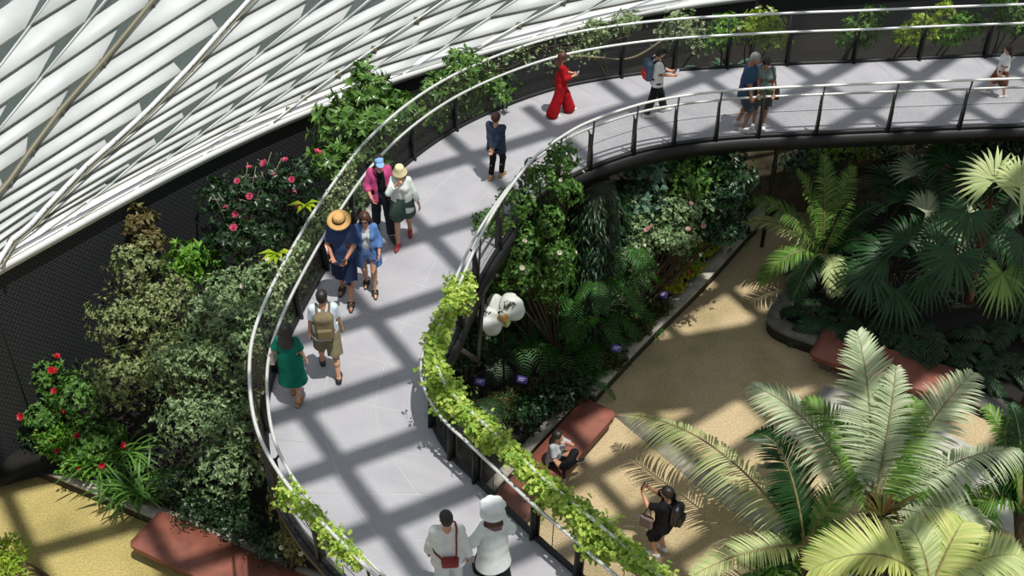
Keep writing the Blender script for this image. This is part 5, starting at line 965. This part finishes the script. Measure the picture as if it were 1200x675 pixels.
def oc(): # giant orchid
    p = at(587, 368, 2.85); rt = empty('orchid_sculpture', (p[0], p[1], .4), 'giant white orchid flower sculpture with dark markings on its petals', 'sculpture'); h = p[2] - .4
    MB().tube([V(.05, .25, 0), V(.04, .2, h * .6), V(0, .06, h)], .022, 8).build('stake', M_dark, rt, True)
    nrmv = nrm(V(.06, -.86, .74)); X = nrm(np.cross(V(0, 0, 1), nrmv)) ; X = -X if X[0] < 0 else X; Y = np.cross(nrmv, X); Y = -Y if Y[2] < 0 else Y
    O = V(0, 0, h)
    def petal(name, ang, L, W, m, off=0, cup=.10, base=.05):
        u = np.linspace(0, 1, 15); w = np.linspace(-1, 1, 13); d = X * math.cos(ang) + Y * math.sin(ang); s = -X * math.sin(ang) + Y * math.cos(ang); rows = []
        for q in u:
            wid = W * (math.sin(math.pi * min(1, .12 + .80 * q) ** 1.1)) ** .62 * (1 if q < 1 else .2); rows.append([O + d * (base + L * q) + s * wid * c * .5 + nrmv * (off + cup * math.sin(q * 2.8) - .10 * c * c * wid - .03 * math.sin(c * 4 + q * 5)) for c in w])
        me = MB().ribbon(rows).mesh(name, True); uv = np.array([[a, (c + 1) / 2] for a in u for c in w]); set_uv(me, uv); o = link(name, me, m, rt); md = o.modifiers.new('thick', 'SOLIDIFY'); md.thickness = .018; return o
    pm = mat('orchid_white', (206, 209, 204), .5, 0, (190, 195, 190), scale=3)
    petal('petal', math.radians(207), .42, .60, pm, .02, .06); petal('petal', math.radians(30), .42, .56, pm, .03, .06); petal('sepal', math.radians(112), .36, .32, pm, -.03, .04); petal('sepal', math.radians(238), .36, .26, mat('orchid_green_white', (178, 192, 130), .5), -.06, .04); petal('sepal', math.radians(296), .22, .20, mat('orchid_green_white', (178, 192, 130), .5), -.06, .04)
    rng = np.random.default_rng(8)
    # clusters of small dark brush-like marks printed on the two petals
    ink = mat('petal_ink', (30, 38, 44), .6)
    for ang, pts, nm in ((207, [(.16 + .05 * k + rng.normal(0, .02), .17 + .03 * math.sin(k * 2.) + rng.normal(0, .03)) for k in range(22)], 0), (30, [(.08 + .0085 * k + rng.normal(0, .010), .07 + rng.normal(0, .035)) for k in range(30)], 1)):
        d = X * math.cos(math.radians(ang)) + Y * math.sin(math.radians(ang)); s = -X * math.sin(math.radians(ang)) + Y * math.cos(math.radians(ang)); mb = MB()
        for a, c in pts:
            a = min(a, .38) if nm == 0 else a; c = -abs(c) if nm == 0 else c; a2 = rng.random() * 3.14; e = (d * math.cos(a2) + s * math.sin(a2)) * (.016 + .022 * rng.random()); f2 = np.cross(nrmv, nrm(e)) * .010
            q = O + d * (.05 + a) + s * c + nrmv * ((.02 if nm == 0 else .03) + .06 * math.sin(a / .41 * 2.8) - .10 * (2 * c / .6) ** 2 * .6 + .034); mb.add([q - e - f2, q + e - f2, q + e + f2, q - e + f2, q - e - f2 + nrmv * .006, q + e - f2 + nrmv * .006, q + e + f2 + nrmv * .006, q - e + f2 + nrmv * .006], [[0, 1, 2, 3], [4, 5, 6, 7], [0, 1, 5, 4], [1, 2, 6, 5], [2, 3, 7, 6], [3, 0, 4, 7]])
        mb.build('petal_marking', ink, rt)
    ym = mat('orchid_lip_yellow', (226, 190, 92), .45, 0, (204, 134, 52), scale=7); S = SDF((-.3, -.3, -.3), (.3, .3, .3), .012); L3 = lambda x, y, z: X * x + Y * y + nrmv * z
    S.ell(L3(.03, -.05, .06), (.085, .07, .06), k=.03); S.cap(L3(.03, -.06, .07), L3(.06, -.12, .09), .055, .04, .03); [S.cap(L3(.03, -.04, .06), L3(.03 + .065 * g_, -.03, .10), .04, .03, .03) for g_ in (1, -1)]; v, f = S.mesh(); link('lip', raw_mesh('lip', v + O, f, True), ym, rt)
    S = SDF((-.2, -.2, -.2), (.2, .2, .2), .01); S.cap(L3(0, 0, .06), L3(0.01, -.02, .14), .035, .045, .02); v, f = S.mesh(); link('column_cap', raw_mesh('column_cap', v + O, f, True), pm, rt)
oc()
px_far = lambda lob, k: lob[0][0] > 730 and k in (0, 1, 2, 4)
PT = mat('purple_label', (86, 72, 150), .5); PW = mat('label_text_white', (226, 224, 236), .5)
for k, (px, py, lb) in enumerate(((777, 345, 'purple plant label nearest the yellow-lime moss by the kerb'), (722, 408, 'purple plant label by the kerb below the planted column'), (612, 445, 'purple plant label below the giant orchid, right of the pair'), (562, 447, 'purple plant label beside the inner railing vine, left of the pair'))):
    p = at(px, py, .95); g0 = gz(gC, p[0], p[1]); t = empty('plant_label', (p[0], p[1], g0), lb, 'plant label', 'purple plant labels in the central bed'); h = p[2] - g0; Rl = rotz(-.25) @ rotx(.75)
    MB().tube([V(0, .03, -.02), V(0, .02, h)], .010, 6).build('stake', M_dark, t); MB().box(V(0, 0, h), (.11, .075, .006), Rl).build('plate', PT, t); mb = MB()
    for r_ in range(2): mb.box(V(0, 0, h) + Rl @ V(-.0 - .02 * r_, .025 - .04 * r_, .008), (.075 - .02 * r_, .008, .002), Rl)
    mb.build('text_lines', PW, t)
for k, (bx, lob, m, n_, L, fl, lb) in enumerate(((2.8, [(760, 205, 2.6, .5), (745, 190, 2.9, .35), (755, 240, 2.0, .45)], G_blue, 1500, .16, None, 'bluish broad-leaved shrub under the walkway right of the planted column'),
    (3.6, [(795, 195, 2.6, .5), (825, 185, 2.7, .5), (810, 220, 2.2, .5)], G_mid, 2600, .11, None, 'mid-green shrub under the walkway, above the rose bush'),
    (4.4, [(850, 190, 2.4, .45), (865, 215, 1.9, .45)], G_dark, 1800, .12, None, 'dark shrub under the walkway beside the pale path'),
    (3.4, [(790, 255, 1.7, .5), (815, 250, 1.8, .45), (800, 285, 1.3, .45), (775, 280, 1.5, .4)], G_grey, 3400, .085, (F_blush, 8, .06), 'grey-green rose bush with blush flowers in the central bed'),
    (2.6, [(745, 270, 1.7, .5), (740, 305, 1.2, .5), (735, 240, 2.0, .4)], G_grey, 3200, .085, (F_white, 8, .05), 'grey-green shrub hugging the right side of the planted column'),
    (4.6, [(850, 240, 1.5, .5), (840, 275, .9, .4)], G_deep, 1900, .11, None, 'deep green shrub at the head of the long kerb'),
    (3.2, [(785, 320, .7, .35), (765, 330, .7, .3)], G_red, 900, .09, (F_pink, 5, .06), 'bronze-leaved plant with pink blooms above the moss'),
    (3.0, [(810, 305, .8, .3)], G_mid, 700, .08, (F_blush, 3, .09), 'small green plant with a large blush flower near the moss'),
    (.5, [(600, 330, 2.6, .5), (575, 350, 2.4, .4), (620, 300, 3.0, .4)], G_mid, 2400, .09, (F_white, 16, .04), 'white-dotted green shrub behind the giant orchid'),
    (0.0, [(560, 400, 1.5, .4), (545, 420, 1.3, .35)], G_dark, 1500, .10, None, 'dark green shrub below the support struts'),
    (3.9, [(795, 240, 2.1, .22)], G_red, 300, .10, (F_pink, 3, .06), 'bronze-pink shoots among the rose bush'),
    (.9, [(650, 470, .6, .45), (620, 490, .6, .4), (680, 455, .6, .35)], G_deep, 2200, .09, None, 'low deep green cover at the top of the long bench'))):
    lobes = [(lobe_y(a, b_, 22.2 - (b_ - 190) * .013), V(r, r * .85, r * .9)) if a > 730 and k < 6 else lobe(a, b_, z, (r, r * .85, r * .9)) for a, b_, z, r in lob]; q = lobes[-1][0]; lobes = lobes + [(V(c[0] - .12, c[1] + .05, c[2] * .62), r * 1.1) for c, r in lobes] if px_far(lob, k) else lobes; kx = float(np.interp(q[1], [15.6, 18.6, 20.6, 22.5, 24.4], [-1, 1.2, 2.5, 3.95, 5.3])) - .35; b = ln(min(q[0], kx), q[1] + .2, gC); shrub(lb, b, lobes, int(n_ * (1.7 if px_far(lob, k) else 1)), L, m, cluster=5, seed=300 + k, flowers=fl, shell=.6)
def mound(label, pts, m, z=.28, n=6000, L=.06):
    rng = np.random.default_rng(len(pts)); p0 = at(*pts[0][:2], z); g0 = gz(gC, p0[0], p0[1]); rt = empty('moss_cushion', (p0[0], p0[1], g0 - .03), label, 'moss'); lobes = []
    for x, y, r in pts: c = at(x, y, z); lobes.append((c - np.array(rt.location), np.array([r, r * .9, r * .35])))
    S = SDF(np.min([c - 1.1 * r for c, r in lobes], 0), np.max([c + 1.1 * r for c, r in lobes], 0), .03)
    for c, r in lobes: S.ell(c, r * .95, k=.08)
    v, f = S.mesh(); link('cushion', raw_mesh('cushion', v, f, True), G_deep, rt); P, O = blobs(lobes, n, rng, .1); o = leaf_obj('moss_leaves', [leaf_geo(P, nrm(O + sph(n, rng) * .8), nrm(O + V(0, 0, .5)), L * (.6 + .8 * rng.random(n)), L * .5, 'ovate', rng)], m, rt); return rt
M_mossy = leafmat('moss_yellow_lime', (204, 196, 40), (140, 160, 30), .2); M_mossd = leafmat('moss_dark_olive', (84, 84, 34), (50, 56, 22), .1)
mound('bright yellow-lime moss beside the long kerb', [(822, 288, .36), (803, 312, .34), (840, 272, .26), (785, 332, .28)], M_mossy, .38, 7000, .07)
mound('dark olive moss in front of the plant label pair', [(600, 475, .5), (640, 465, .5), (575, 480, .4), (660, 450, .4)], M_mossd, .35, 7000)
mound('olive moss along the kerb below the planted column', [(740, 385, .4), (765, 360, .35), (715, 420, .35)], M_mossd, .35)
# right bed: pinnate palm, fan palms, undergrowth, rocks
def fan(parent, base, c, nrm_, L, m, n=26, ang=4.6, droop=.25, name='fan_leaf', rng=RNG, split=.5, W=None):
    "palmate leaf with a petiole from base to hub c"
    base, c = np.asarray(base, float), np.asarray(c, float); N = nrm(nrm_); ax = nrm((c - base) - N * ((c - base) @ N)); Y = np.cross(N, ax); an = np.linspace(-ang / 2, ang / 2, n); W = W or 2 * L * split * math.tan(ang / n / 2) * 1.05; vs, fs, rs = [], [], []; b = 0; q = np.array([.0, .25, split, .78, 1.]); wp = np.array([.05, .5, 1, .55, .05])
    for a in an:
        D = nrm(ax * math.cos(a) + Y * math.sin(a) + N * .12 + rng.normal(0, .02, 3)); l = L * (.72 + .28 * math.cos(a * .55)) * (.93 + .14 * rng.random()); X = nrm(np.cross(N, D)); C = c + D[None] * (q * l)[:, None] - V(0, 0, 1) * (droop * l * np.maximum(q - .3, 0) ** 2 * 2)[:, None]; e = X * (wp * W * .5)[:, None]; mid = C + N * (wp * W * .22)[:, None]
        vs.append(np.stack([C - e, mid, C + e], 1).reshape(-1, 3)); fs.append(np.array([[i * 3 + k, i * 3 + k + 1, i * 3 + k + 4, i * 3 + k + 3] for i in range(4) for k in (0, 1)]) + b); b += 15; rs.append(np.full(15, rng.random()))
    me = raw_mesh(name, np.concatenate(vs), np.concatenate(fs), True); set_rnd(me, np.concatenate(rs)); o = link(name, me, m, parent); MB().tube(bez(base, (base + c) / 2 + V(0, 0, .1), c, 8), np.linspace(.016, .009, 8), 6).build('petiole', M_rachd, o, True); return o
P_grey = leafmat('palm_silver_green', (206, 214, 182), (158, 178, 138), .3, .5); P_green = leafmat('palm_green', (134, 168, 84), (72, 116, 44), .3, .4); P_dark = leafmat('palm_dark_green', (44, 84, 40), (24, 56, 26), .25, .4); P_yel = leafmat('palm_yellow_green', (220, 222, 148), (180, 196, 112), .35, .5); P_pale = leafmat('palm_pale', (212, 220, 164), (168, 188, 122), .35, .5); P_red = leafmat('palm_spear_bronze', (92, 54, 36), (66, 84, 34), .2, .4)  # palm tones also hold light: pale for sunlit leaves, dark for shaded
def palm(label, base, name='palm', cat='palm'): return empty(name, base, label, cat)
def pf(rt, tip, start, arch=.8, **k):
    o = np.array(rt.location); a, c = np.asarray(start, float) - o, np.asarray(tip, float) - o; return bez(a, (a + c) / 2 + V(0, 0, arch), c, 16)
b = ln(6.95, 22.4, gR); rt = palm('green feather palm at the corner of the shaded bed, arching over the path', b); cr = b + V(0, 0, .9); MB().tube([V(0, 0, -.05), V(0, 0, .5), V(0, 0, .95)], [.16, .14, .10], 10).build('trunk', M_stem, rt, True)
for (x, y, z, ar, m, L) in ((872, 236, 2.4, .9, P_green, .55), (868, 262, 1.5, .8, P_pale, .45), (935, 200, 3.2, .6, P_green, .55), (965, 182, 3.5, .5, P_green, .55), (1000, 195, 3.2, .6, P_green, .5), (1035, 240, 2.3, .7, P_dark, .5), (1030, 290, 1.5, .7, P_dark, .5), (890, 330, .9, .9, P_green, .45), (930, 350, .7, .9, P_dark, .45), (980, 345, .8, .8, P_pale, .4), (1000, 230, 3.0, .5, P_dark, .5)): frond(rt, pf(rt, at(x, y, z), cr, ar), 46, L, .035, m, M_rachis, droop=.35, rng=RNG, fold=.25)
b = ln(10.15, 21.6, gR); rt = palm('tall fan palm with a reddish trunk and sunlit top leaves at the right', b, 'fan_palm'); o = np.array(rt.location); top_ = at(1160, 232, 3.6) - o; MB().tube(bez(V(0, 0, -.05), V(-.1, 0, 1.6), top_, 12), np.linspace(.10, .07, 12), 10).build('trunk', mat('reddish_trunk', (110, 62, 40), .85, 0, (76, 44, 30), scale=7, bump=.4), rt, True)
for (x, y, z, N, L, m) in ((1165, 212, 4.2, (-.25, -.8, .8), .85, P_pale), (1195, 218, 4.2, (.3, -.8, .8), .85, P_pale), (1120, 300, 3.0, (-.5, -.6, .6), .9, P_dark), (1175, 320, 2.8, (.2, -.8, .5), .8, P_green), (1135, 250, 3.6, (-.4, -.4, .9), .8, P_dark), (1200, 280, 3.3, (.4, -.6, .7), .9, P_dark)): fan(rt, top_, at(x, y, z) - o, N, L, m, rng=RNG)  # sunlight on the top leaves and shade below put into leaf colour
for k, (bx, by, lvs, lb) in enumerate(((8.4, 23.0, [(1075, 205, 2.6, P_grey), (1060, 235, 2.2, P_dark), (1100, 225, 2.4, P_dark), (1045, 215, 2.3, P_dark), (1085, 250, 2.1, P_grey)], 'silvery fan palm catching light in the middle of the shaded bed'),  # silvery colour for leaves in light, dark colour for those in shade
    (8.3, 21.6, [(1040, 300, 1.9, P_dark), (1065, 285, 2.2, P_dark), (1100, 280, 2.2, P_dark), (1050, 340, 1.3, P_dark), (1020, 320, 1.6, P_dark), (1085, 320, 1.6, P_dark)], 'dark fan palm low behind the right-hand bench'),
    (9.6, 23.4, [(1130, 215, 2.6, P_dark), (1150, 245, 2.2, P_dark), (1110, 190, 3.0, P_dark), (1125, 260, 2.0, P_grey)], 'dark fan palm left of the reddish trunk'),
    (11.2, 22.6, [(1195, 250, 2.4, P_dark), (1180, 275, 2.0, P_dark), (1205, 330, 1.5, P_dark), (1190, 200, 3.0, P_dark)], 'dark fan palm right of the reddish trunk'))):
    b = ln(bx, by, gR); rt = palm(lb, b, 'fan_palm'); o = np.array(rt.location); MB().tube([V(0, 0, -.05), V(0, 0, .6), V(0, 0, .9)], [.09, .08, .06], 8).build('trunk', M_stem, rt, True)
    for (x, y, z, m) in lvs: c = at(x, y, z) - o; h_ = c - V(0, 0, .9); fan(rt, V(0, 0, .9), c, V(h_[0] * .4, h_[1] * .4 - .5, .8), .85, m, rng=RNG, droop=.35)
for k, (x, y, lb) in enumerate(((1010, 400, 'dark undergrowth plant behind the left half of the right-hand bench'), (1075, 395, 'dark undergrowth fern behind the middle of the right-hand bench'), (1110, 415, 'dark undergrowth fern behind the right end of the right-hand bench'), (1150, 400, 'dark undergrowth fern below the reddish palm trunk'), (1180, 430, 'dark undergrowth fern at the right edge of the shaded bed'), (1145, 435, 'dark undergrowth fern above the brown post'), (955, 365, 'dark undergrowth fern beside the rounded kerb corner'), (985, 375, 'dark undergrowth fern left of the right-hand bench'), (1040, 370, 'dark undergrowth fern under the low fan palm'), (1190, 385, 'dark undergrowth fern under the right edge fan palm'))):
    p = at(x, y, .5); fern_plant(lb, ln(p[0], p[1], gR), .85, 12, G_deep, 400 + k, w=.05)
for k, (x, y, z, r, lb) in enumerate(((1010, 215, .7, (1.0, .5, .45), 'flat dark rock ledge behind the feather palm'), (1080, 178, .9, (.9, .6, .6), 'brown rounded boulder under the walkway at the right'), (1165, 195, .7, (1.0, .45, .4), 'low rock ledge at the right edge below the walkway'))):
    p = at(x, y, z) if k == 0 else lobe_y(x, y + 8, 25.8); g0 = gz(gR, p[0], p[1]) if k == 0 else p[2] - .6; t = empty('boulder', (p[0], p[1], g0 - .15), lb, 'rock'); rng = np.random.default_rng(k + 5); S = SDF((-1.5, -1.2, -.3), (1.5, 1.2, 1.6), .045); c = V(0, 0, .45)
    for j in range(7): S.box(c + rng.normal(0, .22, 3) * V(2.0, .7, .5), np.array(r) * (.45 + .3 * rng.random()), rotz(rng.normal(0, .5)) @ rotx(rng.normal(0, .25)), .09, .05)
    v, f = S.mesh(); link('rock_mass', raw_mesh('rock_mass', v, f, True), mat('brown_rock', (112, 96, 76), .9, 0, (62, 54, 42), scale=3, bump=.7), t)
for k, (x, y, m, L, lb) in enumerate(((985, 175, G_lime, .10, 'sunlit yellow-green bush below the walkway right of the path'), (1030, 172, G_cream, .10, 'pale spiky bush below the walkway, second right of the path'), (950, 190, G_blue, .10, 'bluish bush at the edge of the pale path'), (1125, 175, G_mid, .12, 'green bush behind the brown boulder'), (1160, 170, G_deep, .12, 'dark bush under the right end of the walkway'), (1195, 180, G_deep, .12, 'dark bush at the right edge under the walkway'), (1060, 200, G_mid, .10, 'small green bush in front of the rock ledge'))):
    c = lobe_y(x, y, 25.95); b = V(c[0], c[1] + .12, c[2] - .45); shrub(lb, b, [(c, (.6, .45, .45)), (c + V(.5, .2, -.1), (.5, .4, .4)), (c + V(-.45, .1, -.15), (.45, .4, .35))], 2000, L, m, cluster=5, seed=500 + k, shell=.6, kind='strap' if m is G_cream else 'ovate', ratio=.25 if m is G_cream else .5)
p = at(1196, 492, 0); t = empty('timber_post', (p[0] + .02, p[1], 0), 'red-brown timber post at the right edge', 'post'); MB().box((0, 0, .75), (.09, .09, .78)).build('shaft', mat('red_timber', (112, 50, 34), .7, 0, (88, 38, 26), scale=5, stretch=(8, 8, 1)), t); MB().box((0, 0, 1.55), (.11, .11, .03)).build('post_cap', mat('red_timber_dark', (84, 38, 28), .7), t)
# foreground palms
def fp(rt, root_pt, tip, arch, n, L, W, m, mr=M_rachis, **k): return frond(rt, pf(rt, tip, root_pt, arch), n, L, W, m, mr, rng=RNG, r0=.03, **k)
pA = at(943, 690, 0); rt = palm('front feather palm with one dark arching frond and a pale frond over the paving', V(pA[0], pA[1], 0), 'feather_palm'); hA = at(943, 640, .9)
MB().tube([V(0, 0, 0), hA - pA], [.12, .09], 10).build('trunk', M_stem, rt, True)
fp(rt, hA, at(884, 508, 2.6), 1.5, 60, .72, .042, P_dark, M_rachis, droop=.25, fold=.1); fp(rt, hA, at(738, 486, 1.1), 1.5, 72, .72, .036, P_pale, droop=.8, fold=.05); fp(rt, hA, at(812, 674, 1.3), .5, 46, .5, .036, P_pale, droop=.3); fp(rt, hA, at(1000, 560, 2.0), .5, 40, .5, .04, P_green, droop=.3); fp(rt, hA, at(905, 575, 1.8), .5, 40, .5, .04, P_dark, droop=.3); fp(rt, hA, at(985, 660, 1.2), .4, 36, .45, .04, P_green)  # first frond's dark colour stands for its backlit underside
pB = at(1028, 665, 0); rt = palm('largest feather palm in front with tall silver-green upright fronds', V(pB[0], pB[1], 0), 'feather_palm'); hB = at(1022, 606, 1.4); MB().tube([V(0, 0, 0), hB - pB], [.16, .12], 10).build('trunk', M_stem, rt, True)
fp(rt, hB, at(1005, 390, 4.3), .9, 74, .85, .05, P_grey, droop=.25, fold=.15); fp(rt, hB, at(882, 452, 3.2), 1.0, 66, .8, .042, P_grey, droop=.4, fold=.1); fp(rt, hB, at(1140, 437, 3.4), .9, 66, .8, .042, P_grey, droop=.4, fold=.15); fp(rt, hB, at(1195, 527, 2.6), 1.0, 64, .75, .04, P_grey, droop=.7, fold=.05); fp(rt, hB, at(1075, 470, 3.4), .9, 60, .75, .042, P_green, droop=.35, fold=.1); fp(rt, hB, at(945, 470, 3.2), .9, 60, .7, .042, P_green, droop=.35); fp(rt, hB, at(1155, 620, 1.7), .9, 56, .7, .05, P_grey, droop=.5); fp(rt, hB, at(1118, 560, 2.2), .5, 40, .45, .05, P_green, droop=.2, start=.45)
fp(rt, hB, at(1050, 430, 3.9), .8, 60, .65, .04, P_grey, droop=.4)
rng = np.random.default_rng(77); n = 46; a = rng.random(n) * 6.283; t_ = .25 + .5 * rng.random(n); D = nrm(np.stack([np.cos(a) * t_, np.sin(a) * t_, np.ones(n)], 1)); leaf_obj('young_spears', [leaf_geo(np.tile(hB + V(.12, -.15, .1) - pB, (n, 1)), D, nrm(V(0, 0, 1) - D * D[:, 2:3] + V(0, -.2, 0)), .55 + .5 * rng.random(n), .05, 'strap', rng)], P_red, rt)
pC = at(1090, 740, 0); rt = palm('feather palm at the bottom edge with broad yellow-green fronds', V(pC[0], pC[1], 0), 'feather_palm'); hC = at(1090, 690, 1.4); MB().tube([V(0, 0, 0), hC - pC], [.14, .11], 10).build('trunk', M_stem, rt, True)
fp(rt, hC, at(950, 668, 2.0), 1.3, 76, .85, .06, P_yel, droop=.15, fold=.35, fwd=.7); fp(rt, hC, at(1205, 655, 2.0), .8, 60, .75, .05, P_pale, droop=.35, fold=.2); fp(rt, hC, at(1130, 610, 2.2), .7, 56, .7, .055, P_yel, droop=.25, fold=.2); fp(rt, hC, at(1060, 615, 2.2), .6, 50, .6, .055, P_pale, droop=.25)  # yellow colour of the broad front frond includes the sunlight on it
pD = at(1200, 660, 0); rt = palm('dark green feather palm at the lower right edge', V(pD[0], pD[1], 0), 'feather_palm'); hD = at(1195, 600, 1.2); MB().tube([V(0, 0, 0), hD - pD], [.14, .11], 10).build('trunk', M_stem, rt, True)
for x, y, z, m in ((1155, 478, 3.0, P_green), (1185, 475, 3.1, P_dark), (1215, 480, 3.0, P_dark), (1140, 540, 2.2, P_dark), (1150, 590, 1.6, P_green), (1225, 540, 2.2, P_dark), (1170, 520, 2.6, P_green)): fp(rt, hD, at(x, y, z), .7, 56, .6, .042, m, droop=.35)
for k, (x, y, m, lb) in enumerate(((920, 652, G_bright, 'small rosette plant at the foot of the front palm with the dark frond'), (905, 668, G_mid, 'leafy plant at the bottom edge left of the front palms'), (1140, 590, G_bright, 'bright broad-leaved plant between the lower right palms'), (1000, 640, G_deep, 'dark underplant between the two front feather palms'), (1060, 640, G_deep, 'dark underplant below the largest front palm'), (1160, 650, G_deep, 'dark underplant at the lower right corner'))):
    p = at(x, y, .25); tussock(lb, V(p[0], p[1], 0), 34, .7, .09, m, 'rosette_plant', seed=90 + k, flop=1.1)

# ------------------------------------------------------------------ light
sd = bpy.data.lights.new('sun', 'SUN'); so = bpy.data.objects.new('sun', sd); COL.objects.link(so)
sd.energy = 4.3; sd.angle = math.radians(.55); sd.color = (1.0, .965, .9)
so.rotation_euler = Vector((SH, -SY, 1)).to_track_quat('Z', 'Y').to_euler()
w = bpy.data.worlds.new('world'); SC.world = w; w.use_nodes = True; nt = w.node_tree; bg = nt.nodes['Background']
tc = nt.nodes.new('ShaderNodeTexCoord'); sx = nt.nodes.new('ShaderNodeSeparateXYZ'); nt.links.new(tc.outputs['Generated'], sx.inputs[0])
mr = nt.nodes.new('ShaderNodeMapRange'); mr.inputs[1].default_value = -.15; mr.inputs[2].default_value = .5; nt.links.new(sx.outputs[2], mr.inputs[0])
mx = nt.nodes.new('ShaderNodeMix'); mx.data_type = 'RGBA'; mx.inputs[6].default_value = (.34, .38, .36, 1); mx.inputs[7].default_value = (.86, .93, 1.0, 1)
nt.links.new(mr.outputs[0], mx.inputs[0]); nt.links.new(mx.outputs[2], bg.inputs[0]); bg.inputs[1].default_value = .55
SC.view_settings.view_transform = 'Standard'; SC.view_settings.look = 'None'; SC.view_settings.gamma = 1; SC.view_settings.use_curve_mapping = False
SC.view_settings.exposure = 0.0
SC.cycles.max_bounces = 6; SC.cycles.transparent_max_bounces = 24; SC.cycles.diffuse_bounces = 3
